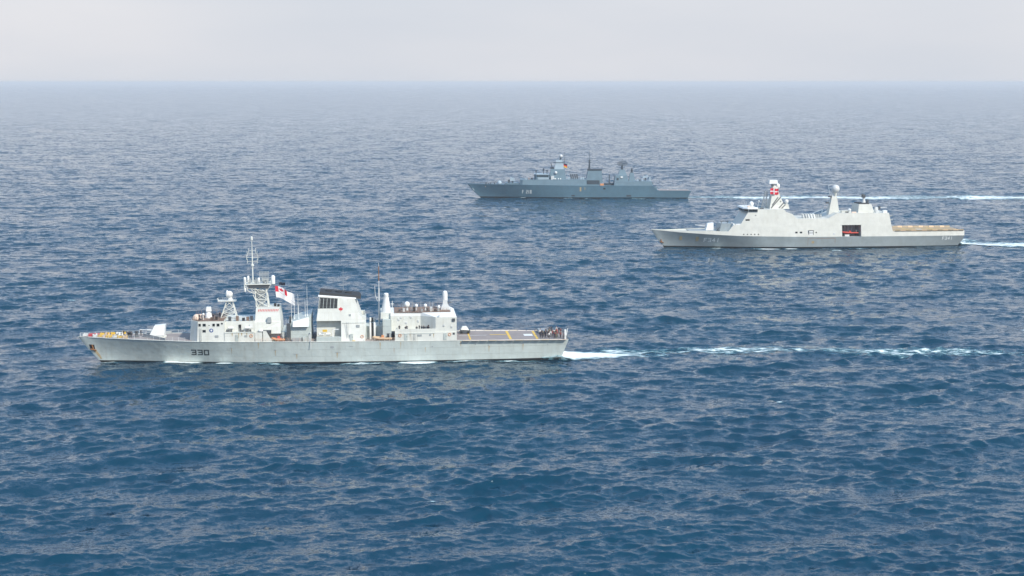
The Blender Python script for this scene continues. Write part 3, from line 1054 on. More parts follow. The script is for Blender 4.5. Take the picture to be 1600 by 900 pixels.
    for k in range(13):     # red chevrons along the top edge
        x = 42.0 + k * .42
        for sg in (-1, 1):
            yy = lambda z: sg * (5.2 - .7 * (z - 11) / 3.5 + .02)
            MB().add([(x, yy(13.7), 13.7), (x + .2, yy(13.7), 13.7), (x + .42, yy(14.3), 14.3), (x + .22, yy(14.3), 14.3)], [(0, 1, 2, 3)]).build('red_dash', RED, mh)
    MB().plan([(41.2, -6.2), (48.0, -6.2), (48.0, 6.2), (41.2, 6.2)], 8.0, 10.996, 0, [(41.2, -5.9), (48.0, -5.3), (48.0, 5.3), (41.2, 5.9)]).box(42.0, 49.2, -4.8, 4.8, 5.8, 8.0).build('mid_house', A_LIT, ship)
    for sg in (-1, 1):
        MB().box(44.4, 45.6, sg * 5.6 - .4, sg * 5.6 + .4, 10.9, 12.3, 0, .2, .1).build('equipment_locker', MIDG, ship)
        MB().box(43.0, 45.5, sg * 6.6 - .5, sg * 6.6 + .5, 8.2, 9.0).build('equipment_locker', DARKG, ship)
        MB().box(41.3, 43.2, sg * 7.2 - .3, sg * 7.2 + .3, 5.9, 8.5).build('side_house', A_LIT, ship)
        MB().side([(43.4, 5.9), (45.8, 5.9), (44.2, 8.9), (43.4, 8.9)], sg * 7.2 - .1, sg * 7.2 + .1).build('ladder_screen', A_LIT, ship)
        MB().box(45.9, 46.6, sg * 6.8 - .35, sg * 6.8 + .35, 5.9, 6.7, 0, .1, .1).build('green_bin', GREEN, ship)
        MB().sphere((42.8, sg * 6.7, 8.8), .7, 12, 0, .8, 0).build('life_raft_cover', WHITE, ship, True)
    MB().box(46.0, 46.6, -1, -.2, 14.5, 15.3).box(46.9, 47.5, -1.4, -.4, 14.5, 15.1).build('signal_lamp', BLACK, ship)
    # main lattice mast
    mb = MB()
    lattice(mb, [(41.4, -1.7, 14.5), (44.6, -1.7, 14.5), (44.6, 1.7, 14.5), (41.4, 1.7, 14.5)], [(41.0, -1.3, 20.4), (43.9, -1.3, 20.4), (43.9, 1.3, 20.4), (41.0, 1.3, 20.4)], 3, 0.17, 0.085)
    for (p, q) in (((39.0, -1.6, 20.6), (41.2, -1.4, 17.9)), ((39.0, 1.6, 20.6), (41.2, 1.4, 17.9)), ((45.4, -1.6, 20.6), (44.1, -1.4, 18.6)), ((45.4, 1.6, 20.6), (44.1, 1.4, 18.6)),
                   ((39.0, -1.6, 19.6), (44.0, -1.6, 18.7)), ((38.8, -1.6, 20.6), (39.2, -1.6, 18.9)), ((39.2, -1.6, 18.9), (41.2, -1.4, 17.9)), ((40.2, -1.6, 20.6), (42.2, -1.6, 18.4)), ((40.6, -1.8, 17.8), (42, -1.8, 14.6))):
        mb.tube(p, q, 0.12, 0.1, 5)
    ms = mb.build('lattice_mast', A_LIT, ship)
    pl = MB().box(38.5, 45.3, -2.1, 2.1, 20.5, 20.75).build('mast_platform', A_LIT, ms)
    MB().box(39.4, 44.8, -1.8, 1.8, 19.6, 20.5).build('platform_underside', DARKG, ms)
    for sg in (-1, 1):
        MB().rail([(38.5, sg * 2.1, 20.75), (45.3, sg * 2.1, 20.75)], 1.1, .85, .05, 2).build('guard_rail', A_LIT, ms)
    for x, y, z, hh in ((38.5, -1.8, 20.4, 2.2), (38.5, -1.9, 18.6, 1.2), (39.4, -1.7, 21.2, 1.7), (42.2, -1.8, 21.0, 1.4)):
        MB().lathe((x, y, z), [(.2, 0), (.32, .15), (.32, hh - .2), (.18, hh)], 10).build('aerial_pod', WHITE, ms, True)
    MB().lathe((45.9, -1.0, 20.4), [(.3, 0), (.55, .25), (.55, 2.1), (.3, 2.5)], 14).tube((45.0, -1, 21.2), (46.0, -1, 21.2), .12).build('jammer_pod', WHITE, ms, True)
    mb = MB().tube((43.4, 0, 20.7), (43.4, 0, 22.4), 0.35, 0.25)
    for k in range(5):
        mb.box(42.2, 44.8, -.5 + .08 * k, -.44 + .08 * k, 22.3 + .35 * k, 22.42 + .35 * k)
    for k in range(7):
        mb.tube((42.3 + .4 * k, -.5, 22.3), (42.3 + .4 * k, -.15, 23.9), .06, .06, 4)
    mb.box(43.0, 44.1, -.9, .3, 21.4, 22.2).build('search_radar', MIDG, ms)
    mb = MB().tube((40.5, 0, 20.7), (40.45, 0, 29), 0.2, 0.14, 8).tube((40.45, 0, 29), (40.4, 0, 33.2), 0.13, 0.08, 8)
    mb.lathe((40.4, 0, 32.2), [(.1, 0), (.32, .1), (.32, .9), (.1, 1.05)], 10).lathe((40.45, 0, 25.2), [(.2, 0), (.42, .1), (.42, .6), (.2, .7)], 12)
    for z, w_ in ((26.6, 1.3), (27.6, 1.5), (28.6, 1.3), (29.4, .9)):
        mb.tube((40.45 - w_, 0, z), (40.45 + w_, 0, z), .06, .06, 4)
        for sx in (-1, 1):
            mb.tube((40.45 + sx * w_, 0, z - .6), (40.45 + sx * w_, 0, z + .7), .07, .07, 4)
            mb.tube((40.45, -w_ * sx, z), (40.45, 0, z), .06, .06, 4)
    mb.build('topmast', A_LIT, ms)
    # flag halyard
    MB().tube((45.6, 0, 20.8), (46.8, 0, 14.6), 0.025, 0.025, 4).build('halyard', DARKG, ms)
    # whip aerials on the intake house
    ih = MB().side([(50.6, 5.8), (56.0, 5.8), (56.0, 12.7), (51.6, 11.3), (50.9, 11.0), (50.6, 10.6)], -6.4, 6.4).build('intake_house', A_SHADED, ship)
    for sg in (-1, 1):
        MB().hexa([(51.2, sg * 6.42, 10.1), (55.4, sg * 6.42, 10.1), (55.4, sg * 7.5, 9.9), (51.2, sg * 7.5, 9.9), (51.2, sg * 6.42, 11.2), (55.4, sg * 6.42, 12.3), (55.4, sg * 6.8, 12.1), (51.2, sg * 6.8, 11.0)]).build('intake_hood', WHITE, ih)
        MB().box(49.6, 50.5, sg * 6.2 - .6, sg * 6.2 + .6, 5.9, 10.7).build('vent_trunk', DARKG, ship)
        mb = MB().tube((55.5, sg * 7.7, 5.8), (55.5, sg * 7.7, 8.2), .2, .16).tube((55.5, sg * 7.7, 8.1), (55.9, sg * 8.6, 8.4), .14).tube((55.9, sg * 8.55, 8.4), (55.9, sg * 8.6, 4.4), .08)
        mb.build('boat_davit', PALE, ship)
        MB().box(51.0, 53.4, sg * 7.2 - .3, sg * 7.2 + .3, 5.9, 6.9).build('deck_locker', MIDG, ship)
        MB().box(53.8, 55.0, sg * 7.2 - .3, sg * 7.2 + .3, 5.9, 7.4).build('hose_reel', A_SHADED, ship)
    for x, y, z, hh in ((50.8, -4.5, 10.9, 5.2), (51.5, -3, 11.2, 6.8), (52.7, -5, 11.6, 4.0), (54.4, -4.4, 12.2, 4.6), (55.0, -5.5, 12.4, 8.2), (52.1, 4.5, 11.4, 5.6)):
        whip(ship, x, y, z, hh, WHITE, 0.075)
    for x in (48.6, 49.4, 50.1):
        whip(ship, x, -5.6, 7.6, 4.2, PALE, 0.06)
    MB().box(48.2, 50.4, -5.9, 5.9, 5.8, 8.3).build('small_house', A_SHADED, ship)
    # a funnel with sloped back and louvred intakes
    fy = lambda x, z: 7.35 - 0.20 * (z - 6)
    fun = MB().side([(57.4, 11.2), (58.3, 17.7), (67.5, 16.9), (69.5, 11.1), (70.5, 11.1), (70.2, 5.8), (63.9, 5.8), (63.9, 11.2)], lambda x, z: -fy(x, z), fy).build('funnel', A_LIT, ship)
    MB().side([(57.4, 5.8), (63.9, 5.8), (63.9, 11.2), (57.4, 11.2)], -4.4, 4.4).build('funnel_base', A_LIT, ship)
    cap = MB().hexa([(58.0, -4.6, 17.75), (69.2, -4.6, 16.75), (69.2, 4.6, 16.75), (58.0, 4.6, 17.75), (58.3, -4.2, 18.6), (68.8, -4.2, 17.5), (68.8, 4.2, 17.5), (58.3, 4.2, 18.6)]).build('funnel_cap', SOOT, fun)
    MB().hexa([(57.9, -5.15, 17.6), (67.9, -5.15, 16.8), (67.9, 5.15, 16.8), (57.9, 5.15, 17.6), (58.0, -4.9, 17.95), (67.9, -4.9, 17.1), (67.9, 4.9, 17.1), (58.0, 4.9, 17.95)]).build('funnel_rim', WHITE, fun)
    for k in range(3):
        MB().lathe((60.6 + 2.6 * k, 0, 18.1 - .25 * k), [(.9, 0), (.9, .5), (.7, .5)], 14).build('exhaust_pipe', SOOT, fun)
    for sg in (-1, 1):
        lz0, lz1 = 14.45, 17.35
        q = lambda x, z, o: (x, sg * (fy(x, z) + o), z)
        xl = lambda z: 58.05 + .9 / 6.5 * (z - 14.9) - .05
        MB().add([q(xl(lz0), lz0, .02), q(63.0, lz0, .02), q(63.0, lz1 - .35, .02), q(xl(lz1), lz1, .02)], [(0, 1, 2, 3)]).build('louvre_recess', BLACK, fun)
        for k in range(6):
            x = 58.2 + k * .93
            MB().hexa([q(x, lz0, .02), q(x + .1, lz0, .02), q(x + .1, lz0, .14), q(x, lz0, .14), q(x + .2, lz1 - .3, .02), q(x + .3, lz1 - .3, .02), q(x + .3, lz1 - .3, .14), q(x + .2, lz1 - .3, .14)]).build('louvre_post', A_SHADED, fun)
        for k in range(7):
            z = lz0 + .12 + k * .37
            MB().hexa([q(xl(z) + .1, z, .02), q(62.95, z, .02), q(62.95, z, .1), q(xl(z) + .1, z, .1), q(xl(z) + .1, z + .06, .02), q(62.95, z + .06, .02), q(62.95, z + .06, .06), q(xl(z) + .1, z + .06, .06)]).build('louvre_slat', DARKG, fun)
        lp = leaf_poly(63.85, 14.2, .62)
        MB().add([(x, sg * (fy(x, z) + .03), z) for x, z in lp], [tuple(range(len(lp)))]).build('maple_leaf_emblem', RED, fun)
        life_raft(ship, 58.6, sg * 6.4, 7.3)
        life_raft(ship, 60.4, sg * 6.4, 7.3)
        MB().box(57.4, 63.85, sg * 6.9 - .9, sg * 6.9 + .9, 5.85, 7.0).build('boat_deck_ledge', A_SHADED, ship)
        MB().rail([(57.5, sg * 7.7, 5.9), (63.8, sg * 7.7, 5.9)], 1.0, .9, .04).build('guard_rail', A_SHADED, ship)
        MB().box(61.6, 61.85, sg * 6.8 - .1, sg * 6.8 + .1, 7.0, 9.0).box(61.6, 63.3, sg * 6.8 - .1, sg * 6.8 + .1, 8.9, 9.1).build('raft_frame', WHITE, ship)
        MB().box(59.0, 60.2, sg * 6.8 - .4, sg * 6.8 + .4, 8.4, 8.9).build('yellow_locker', YELLOW, ship)
        MB().box(68.9, 70.2, sg * 5.5 - .5, sg * 5.5 + .5, 11.1, 12.2).build('vent_box', A_LIT, ship)
        MB().box(66.8, 67.6, sg * 7.95 - .1, sg * 7.95 + .1, 5.85, 6.1).build('yellow_pad', YELLOW, ship)
    whip(ship, 64.4, 3.5, 17.2, 6.5, MIDG, .06)
    # gap with boat, uptakes and rigging
    MB().box(70.3, 77.0, -3.6, 3.6, 5.7, 9.2).build('torpedo_house', A_SHADED, ship)
    for sg in (-1, 1):
        for x in (71.6, 72.7):
            MB().lathe((x, sg * 4.4, 5.75), [(.26, 0), (.3, .1), (.3, 4.3), (.2, 4.6)], 10).build('vent_pipe', WHITE, ship, True)
        MB().box(71.9, 72.35, sg * 4.4 - .2, sg * 4.4 + .2, 5.75, 10.3).build('cable_trunk', BLACK, ship)
        MB().box(74.9, 77.2, sg * 5.2 - 1.5, sg * 5.2 + 1.5, 5.7, 11.3).build('hangar_wing', A_SHADED, ship)
        MB().box(76.0, 76.8, sg * 6.75 - .08, sg * 6.75 + .08, 5.8, 7.7).build('door', DARKG, ship)
    # second mast and white director tower
    m2 = MB().tube((74.0, 0, 8.0), (74.0, 0, 19.0), .24, .2, 8).tube((74.0, 0, 18.9), (74.0, 0, 25.8), .1, .06, 6).tube((73.0, 0, 17.2), (73.6, 0, 15.4), .08).tube((73.0, 0, 17.2), (72.9, 0, 19.6), .07).tube((73.2, 0, 16.4), (74, 0, 16.4), .08).build('pole_mast', PALE, ship)
    MB().tube((74.0, -.01, 21), (74.0, -.01, 24.9), .13, .1, 6).build('pole_band', RUST, m2)
    MB().box(74.4, 78.0, -4.4, 4.4, 11.3, 12.9).build('director_base', A_LIT, ship)
    dt = MB().lathe((75.9, -3.0, 12.9), [(1.35, 0), (1.2, 1.2), (.75, 3.4), (.75, 3.9)], 16).build('director_tower', WHITE, ship, True)
    MB().lathe((75.9, -3.0, 16.7), [(.5, 0), (.65, .25), (.65, 1.15), (.45, 1.3)], 14).build('director_head', WHITE, dt, True)
    MB().tube((77.5, -4.0, 12.9), (77.5, -4.0, 16.0), .08).tube((77.1, -4.0, 15.2), (77.9, -4.0, 15.2), .1).build('small_aerial', WHITE, ship)
    # hangar: inset upper wall with a gallery, flush aft part
    MB().plan([(77.0, -5.0), (85.0, -5.0), (88.9, -7.9), (94.5, -7.9), (94.5, 7.9), (88.9, 7.9), (85.0, 5.0), (77.0, 5.0)], 8.0, 12.05, 0).build('hangar', A_LIT, ship)
    MB().plan([(77.0, -5.0), (85.0, -5.0), (88.9, -7.9), (94.5, -7.9), (94.5, 7.9), (88.9, 7.9), (85.0, 5.0), (77.0, 5.0)], 12.05, 12.95, 0,
              [(77.0, -4.9), (85.0, -4.9), (85.4, -5.1), (93.2, -5.6), (93.2, 5.6), (85.4, 5.1), (85.0, 4.9), (77.0, 4.9)]).build('hangar_roof', WHITE, ship)
    MB().plan([(78.0, -5.05), (93.0, -5.3), (93.0, 5.3), (78.0, 5.05)], 12.95, 13.02).build('roof_deck', DECK_BROWN, ship)
    MB().box(78.1, 94.5, -8.15, 8.15, 5.65, 7.996).build('hangar_lower_house', A_LIT, ship)
    for sg in (-1, 1):
        MB().box(78.1, 88.9, sg * 8.0 - .08, sg * 8.0 + .08, 7.99, 9.0).build('gallery_bulwark', A_LIT, ship)
        for x, z, s_ in ((93.7, 11.3, .75), (93.7, 7.6, .55)):
            MB().box(x - s_ / 2, x + s_ / 2, sg * 8.0 - .2, sg * 8.0 + .2, z - s_ / 2, z + s_ / 2).build('vent_grille', DARKG, ship)
        MB().rail([(78.1, sg * 5.0, 12.98), (93.0, sg * 5.3, 12.98)], 1.1, 1.0, .035).build('guard_rail', DECK_BROWN, ship)
        MB().box(86.9, 87.6, sg * 6.6 - .05, sg * 6.6 + .05, 8, 9.8).build('door', BLACK, ship)
        for x, z in ((79.8, 11.6), (82.5, 11.7), (81.2, 10.2)):
            MB().box(x - .25, x + .25, sg * 5.05 - .1, sg * 5.05 + .1, z - .2, z + .2).build('junction_box', PALE, ship)
    satcom_dome(ship, 81.5, -1.2, 13.0, .75, None, 1.0)
    satcom_dome(ship, 84.0, -1.4, 13.0, .45, None, .9)
    satcom_dome(ship, 86.4, -1.6, 13.0, .48, None, .9)
    satcom_dome(ship, 90.0, -2.6, 13.0, .42, None, .7)
    for x in (80.4, 82.6, 83.0, 85.2, 87.6, 88.4):
        whip(ship, x, -2.4, 13.0, 2.6, PALE, .05)
    for k, x in enumerate((79.4, 80.6, 83.3, 85.4, 86.9, 87.9, 89.0, 89.9)):
        MB().box(x - .3, x + .3, -3.9, -3.2, 13.0, 13.6 + .3 * (k % 3)).build('equipment_locker', [DARKG, PALE, BLACK, MIDG][k % 4], ship)
    ci = MB().box(90.6, 93.0, -1.2, 1.2, 13.0, 14.2, 0, .3, .2).box(91.1, 92.5, -.8, .8, 14.2, 15.6, 0, .15, .1).build('close_in_gun', PALE, ship)
    MB().lathe((91.8, 0, 15.3), [(.7, 0), (.7, 1.9), (.55, 2.5), (.2, 2.75)], 16).build('radome', WHITE, ci, True)
    MB().tube((91.8, -.2, 14.7), (93.6, -.2, 14.9), .16, .12, 8).build('gun_barrel', DARKG, ci)
    MB().box(94.4, 94.56, -3.6, 3.6, 6.0, 11.0).build('hangar_door', MIDG, ship)
    # flight deck and quarterdeck
    fz = 5.72
    MB().add([(94.5, -7.6, fz), (119.5, -7.1, fz - .16), (119.5, 7.1, fz - .16), (94.5, 7.6, fz)], [(0, 1, 2, 3)]).build('flight_deck', DECK_A, ship)

    def mark(x0, x1, y0, y1, m):
        zz = lambda x: fz + .02 - .16 * (x - 94.5) / 25
        MB().add([(x0, y0, zz(x0)), (x1, y0, zz(x1)), (x1, y1, zz(x1)), (x0, y1, zz(x0))], [(0, 1, 2, 3)]).build('deck_marking', m, ship)
    mark(98.0, 98.45, -6.9, 6.9, YELLOW)
    mark(108.7, 109.4, -6.9, 6.9, YELLOW)
    mark(104.0, 108.5, .6, 1.3, YELLOW)
    mark(116.0, 116.6, -6.5, 6.5, YELLOW)
    mark(113.2, 115.6, -1.5, 1.5, WHITE)
    mark(95.5, 103.0, -.15, .15, WHITE)
    for sg in (-1, 1):
        MB().rail([(117, sg * (db(117) - .15), dz(117)), (124.3, sg * (db(124) - .15), dz(124))], 1.1, 1.2, .035).build('guard_rail', DARKG, ship)
    MB().rail([(124.3, -6.8, dz(124)), (124.3, 6.8, dz(124))], 1.1, 1.2, .035).build('guard_rail', DARKG, ship)
    MB().box(117.6, 120.0, 2.0, 6.0, 5.5, 6.5).build('mooring_winch', MIDG, ship)
    MB().box(123.6, 124.1, -6.6, -6.3, 5.4, 8.0).tube((123.9, -6.5, 5.4), (124.5, -6.5, 8.3), .08).build('ensign_staff', WHITE, ship)
    # doors, ladders, vents, pipes, lifebuoys, stains and rigging
    def on_side(name, x0, x1, z0, z1, y, sg, m, t=.08, par=None):
        return MB().box(x0, x1, sg * y - t, sg * y + t, z0, z1).build(name, m, par or ship)
    for sg in (-1, 1):
        for x, z, y in ((36.2, 6.3, 7.58), (80.6, 6.0, 8.17), (91.0, 6.0, 8.17), (66.2, 6.0, 7.36)):
            d_ = on_side('door', x, x + .8, z, z + 1.75, y, sg, A_SHADED)
            MB().tube((x + .68, sg * (y + .12), z + .85), (x + .68, sg * (y + .12), z + 1.05), .05).build('door_handle', DARKG, d_)
        for x, z, w_, hh, y in ((30.9, 7.4, .9, .55, 7.36), (38.6, 7.4, .7, .5, 7.58), (84.0, 7.0, 1.2, .5, 8.17), (87.2, 7.1, .5, .5, 8.17), (67.9, 9.4, .9, .7, 6.72), (66.0, 12.4, .5, .5, 6.1), (45.0, 13.0, .0, .0, 0)):
            if w_:
                on_side('vent_grille', x, x + w_, z, z + hh, y, sg, MIDG, .06)
        for x, z0, z1, y in ((83.0, 5.8, 8.0, 8.2), (65.3, 6.0, 11.0, 7.2), (26.9, 6.4, 9.9, 7.4)):
            mb = MB()
            mb.tube((x, sg * (y + .05), z0), (x, sg * (y - .1), z1), .035, .035, 4).tube((x + .45, sg * (y + .05), z0), (x + .45, sg * (y - .1), z1), .035, .035, 4)
            for k in range(int((z1 - z0) / .35)):
                mb.tube((x, sg * (y + .02), z0 + .35 * k), (x + .45, sg * (y + .02), z0 + .35 * k), .03, .03, 4)
            mb.build('wall_ladder', MIDG, ship)
        for x, z, y in ((40.3, 7.7, 7.62), (79.4, 7.3, 8.22), (92.6, 7.4, 8.22), (69.4, 7.0, 7.25)):
            mb = MB()
            for k in range(12):
                a0, a1 = k * PI / 6, (k + 1) * PI / 6
                mb.tube((x + .36 * math.cos(a0), sg * y, z + .36 * math.sin(a0)), (x + .36 * math.cos(a1), sg * y, z + .36 * math.sin(a1)), .08, .08, 5)
            mb.build('lifebuoy', ORANGE, ship)
        for x0, x1, z, y in ((78.4, 88.6, 7.75, 8.2), (33.6, 41.0, 8.55, 7.6), (64.2, 70.0, 10.6, 6.5)):
            MB().tube((x0, sg * y, z), (x1, sg * y, z), .06, .06, 5).build('pipe_run', A_SHADED, ship)
        for x, z, y in ((89.6, 12.2, 8.0), (90.9, 9.6, 7.95), (93.0, 9.2, 7.95), (79.0, 10.9, 5.06), (84.2, 10.4, 5.06)):
            on_side('junction_box', x, x + .4, z, z + .5, y, sg, PALE, .12)
        for x, z0, z1, w_, y in ((35.2, 7.7, 8.6, .35, 7.56), (36.9, 7.3, 8.6, .3, 7.56), (37.6, 7.8, 8.6, .5, 7.56), (39.0, 7.9, 8.6, .3, 7.56), (88.2, 6.6, 7.7, .25, 8.16), (82.0, 6.9, 7.7, .2, 8.16)):
            MB().add([(x, sg * (y + .012), z1), (x + w_, sg * (y + .012), z1), (x + w_ * .7, sg * (y + .012), z0), (x + w_ * .4, sg * (y + .012), z0)], [(0, 1, 2, 3)]).build('rust_stain', RUSTPALE, ship)
        for x, z0, z1, w_ in ((46.4, 2.2, 3.7, .25), (62.6, 1.4, 2.9, .35), (52.0, 1.2, 2.6, .3), (35.0, 2.8, 4.4, .2), (74.0, 3.6, 5.5, .3), (79.5, 3.8, 5.5, .2), (86.0, 2.6, 4.0, .2), (103.0, 2.4, 4.1, .3), (95.4, 4.2, 5.5, .35), (112.2, 2.6, 4.4, .25), (42.0, 4.3, 5.9, .3)):
            vs_ = [(xx, sg * (h.half(xx, zz) + .02), zz) for xx, zz in ((x, z1), (x + w_, z1), (x + w_ * .75, (z0 + z1) / 2), (x + w_ * .6, z0), (x + w_ * .35, z0), (x + w_ * .2, (z0 + z1) / 2))]
            MB().add(vs_, [(0, 1, 2, 3, 4, 5)]).build('rust_stain', RUSTPALE, ship)
        # darker gear under and on the mast platform
        for x, z in ((39.6, 21.0), (41.4, 21.0), (44.3, 21.2)):
            MB().box(x - .3, x + .3, sg * 1.5 - .3, sg * 1.5 + .3, z - .25, z + .7).build('mast_equipment', MIDG, ms)
        MB().box(41.6, 43.6, sg * 1.0 - .15, sg * 1.0 + .15, 17.2, 18.6).build('cable_box', MIDG, ms)
        MB().tube((38.6, sg * 4.6, 20.2), (38.9, sg * 1.8, 20.3), .09).tube((38.6, sg * 4.6, 19.7), (38.6, sg * 4.6, 21.0), .12).build('yardarm', A_LIT, ms)
        for (p_, q_) in (((40.45, 0, 29.0), (58.4, sg * 2.5, 18.4)), ((38.9, sg * 3.8, 20.2), (36.0, sg * 5.6, 11.5)), ((45.2, sg * 1.9, 20.5), (55.6, sg * 4, 12.6)), ((40.45, 0, 25.4), (34.6, sg * .5, 17.0)), ((74.0, 0, 19.0), (78.2, sg * 4.5, 13.0))):
            MB().tube(p_, q_, .022, .022, 4).build('rigging_wire', DARKG, ship)
    MB().box(42.0, 43.2, -1.2, 1.2, 14.5, 17.0).build('mast_cabinet', MIDG, ms)
    return ship, h


SHIP_A, HULL_A = make_330()


# ------------------------------------------------------------------ support ship F341 (right, middle distance)
def make_341():
    bx, by, a = BOW['B']
    ship = thing('support_frigate', (bx, by, 0), a, 'slab-sided pale warship F341 with tall cream superstructure and spherical radome', 'warship', 'warships sailing in company')
    h = Hull(stem=[(-3, 2.5), (0, 0), (4, -3.2), (8.0, -5.9)], stern=[(-3, 131.5), (0, 134.0), (2.5, 136.0), (5, 136.6), (8, 136.8)],
             deck_z=[(-6, 7.95), (6, 7.0), (20, 6.2), (34, 5.5), (66, 4.95), (137, 4.95)],
             deck_b=[(0, 0.0), (0.03, 1.4), (0.06, 2.9), (0.1, 4.7), (0.16, 6.7), (0.23, 8.4), (0.32, 9.4), (0.42, 9.75), (0.7, 9.75), (0.88, 9.4), (1, 8.6)],
             wl_b=[(0, 0.0), (0.05, 0.9), (0.1, 2.0), (0.2, 4.8), (0.32, 7.6), (0.45, 8.9), (0.7, 9.1), (0.88, 8.3), (1, 6.6)], power=1.2)
    h.shell(2).build('hull', B_SHADED, ship, True)
    h.shell(0, 3, False).build('boot_topping', BLACK, ship, True)
    kb = lambda x: h.deck_edge(x)[0]
    kz = lambda x: h.deck_edge(x)[1]
    half = lambda x, z: max(0.1, kb(x) - 0.17 * (z - kz(x)))
    fdz = 7.1
    edge = lambda x: float(np.interp(x, [-6, 0, 20, 27.6], [8.05, 7.75, 7.75, 7.55]))
    # upper side strakes leaning inboard above the knuckle: forward and aft, with decks
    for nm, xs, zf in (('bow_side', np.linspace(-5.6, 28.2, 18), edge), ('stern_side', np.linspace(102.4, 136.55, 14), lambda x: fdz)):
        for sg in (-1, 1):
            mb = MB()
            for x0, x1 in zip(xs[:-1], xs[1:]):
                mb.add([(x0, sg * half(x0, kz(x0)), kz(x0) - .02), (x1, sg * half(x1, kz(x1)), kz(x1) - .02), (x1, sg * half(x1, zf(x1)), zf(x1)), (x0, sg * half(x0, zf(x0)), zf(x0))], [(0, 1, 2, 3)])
            mb.build(nm, B_LIT, ship)
    mb = MB()
    xs = np.linspace(-5.6, 30, 18)
    for x0, x1 in zip(xs[:-1], xs[1:]):
        z0, z1 = edge(x0) - .5, edge(x1) - .5
        z0, z1 = max(z0, kz(x0) - .05), max(z1, kz(x1) - .05)
        mb.add([(x0, -half(x0, z0), z0), (x1, -half(x1, z1), z1), (x1, half(x1, z1), z1), (x0, half(x0, z0), z0)], [(0, 1, 2, 3)])
    mb.build('foredeck', B_LIT, ship)
    mb = MB()
    xs = np.linspace(100, 136.5, 10)
    for x0, x1 in zip(xs[:-1], xs[1:]):
        mb.add([(x0, -half(x0, fdz) + .05, fdz), (x1, -half(x1, fdz) + .05, fdz), (x1, half(x1, fdz) - .05, fdz), (x0, half(x0, fdz) - .05, fdz)], [(0, 1, 2, 3)])
    mb.build('flight_deck', DECK_B, ship)
    MB().box(136.4, 136.62, -8.2, 8.2, 4.9, fdz - .03).build('stern_bulwark', B_LIT, ship)
    for (x0, x1, y0, y1, m) in ((106, 133, -.3, .3, YELLOW), (112, 112.6, -7, 7, YELLOW), (124, 124.6, -7, 7, YELLOW), (114, 130, 3.2, 3.8, YELLOW), (114, 130, -3.8, -3.2, YELLOW), (117, 119.5, -1.6, 1.6, WHITE)):
        MB().add([(x0, y0, fdz + .02), (x1, y0, fdz + .02), (x1, y1, fdz + .02), (x0, y1, fdz + .02)], [(0, 1, 2, 3)]).build('deck_marking', m, ship)
    for sg in (-1, 1):
        for k in range(13):     # safety nets raised along the flight deck
            x = 104 + k * 2.48
            hb = half(x, fdz) - .05
            MB().hexa([(x, sg * hb, fdz), (x + 2.3, sg * hb, fdz), (x + 2.3, sg * (hb + .5), fdz + .25), (x, sg * (hb + .5), fdz + .25),
                       (x, sg * hb, fdz + .06), (x + 2.3, sg * hb, fdz + .06), (x + 2.3, sg * (hb + .5), fdz + .75), (x, sg * (hb + .5), fdz + .75)]).build('safety_net', TAN if k % 2 else DECK_B, ship)
    hull_number('F341', h, 17.3, 24.2, 2.5, 4.45, LETTER_PALE, ship, 0.34)
    hull_number('F341', h, 126.2, 131.2, 3.0, 4.5, LETTER_PALE, ship, 0.28)
    for x, z, w_, hh in ((7.2, 4.2, 1.2, 1.9), (14.4, 3.9, 1.3, 2.1)):      # rusty scupper patches by the bow
        for sg in (-1, 1):
            vs_ = [(xx, sg * (h.half(xx, zz) + .03), zz) for xx, zz in ((x - w_ / 2, z - hh / 2), (x + w_ / 2, z - hh / 2), (x + w_ / 2, z + hh / 2), (x - w_ / 2, z + hh / 2))]
            MB().add(vs_, [(0, 1, 2, 3)]).build('rust_patch', RUSTPALE, ship)
    for sg in (-1, 1):
        MB().tube((-1.4, sg * (h.half(-1.4, 2.8) + .2), 3.6), (-1.0, sg * (h.half(-1, 2) + .3), 2.0), .2).tube((-1.9, sg * (h.half(-1.6, 2.2) + .2), 2.4), (-.2, sg * (h.half(-.2, 2.2) + .3), 2.1), .22).build('anchor', RUST, ship)
        # side door outlined in rust
        for (x0, x1, z0, z1) in ((64.0, 76.4, 4.3, 4.42), (76.3, 76.42, 1.9, 4.3), (63.9, 64.0, 1.0, 4.3), (68.0, 76.3, 4.05, 4.1)):
            yy = [sg * (h.half(x0, z0) + .02), sg * (h.half(x1, z0) + .02), sg * (h.half(x1, z1) + .02), sg * (h.half(x0, z1) + .02)]
            MB().add([(x0, yy[0], z0), (x1, yy[1], z0), (x1, yy[2], z1), (x0, yy[3], z1)], [(0, 1, 2, 3)]).build('door_seam', RUST, ship)
        vs_ = [(xx, sg * (h.half(xx, zz) + .03), zz) for xx, zz in ((65.6, 2.0), (66.8, 1.9), (66.9, 3.0), (65.7, 3.1))]
        MB().add(vs_, [(0, 1, 2, 3)]).build('rust_patch', RUSTPALE, ship)
    # superstructure in three blocks so that the boat bay stays open
    zb = lambda x: kz(x) + .0
    ss = profile_block([(27.6, 7.45), (30.2, 10.4), (33.1, 10.4), (36.9, 16.2), (37.6, 17.2), (53.3, 17.2), (54.1, 15.9), (56.9, 15.2), (58.8, 13.1), (73.2, 13.1), (74.4, 13.8), (77.5, 15.4), (79.5, 15.4)], zb, half).build('forward_superstructure', B_LIT, ship)
    profile_block([(79.5, 15.4), (87.3, 15.4), (88.3, 15.4)], lambda x: 10.1, half).build('boat_bay_roof', B_LIT, ship)
    sa = profile_block([(88.3, 15.4), (101.4, 15.3), (102.7, 8.0), (103.0, 7.05)], zb, half).build('hangar', B_LIT, ship)
    MB().box(79.4, 88.4, -4.6, 4.6, 4.9, 10.15).build('boat_bay_bulkhead', MIDG, ship)
    MB().box(79.5, 88.3, -9.2, 9.2, 4.7, 4.93).build('boat_bay_floor', MIDG, ship)
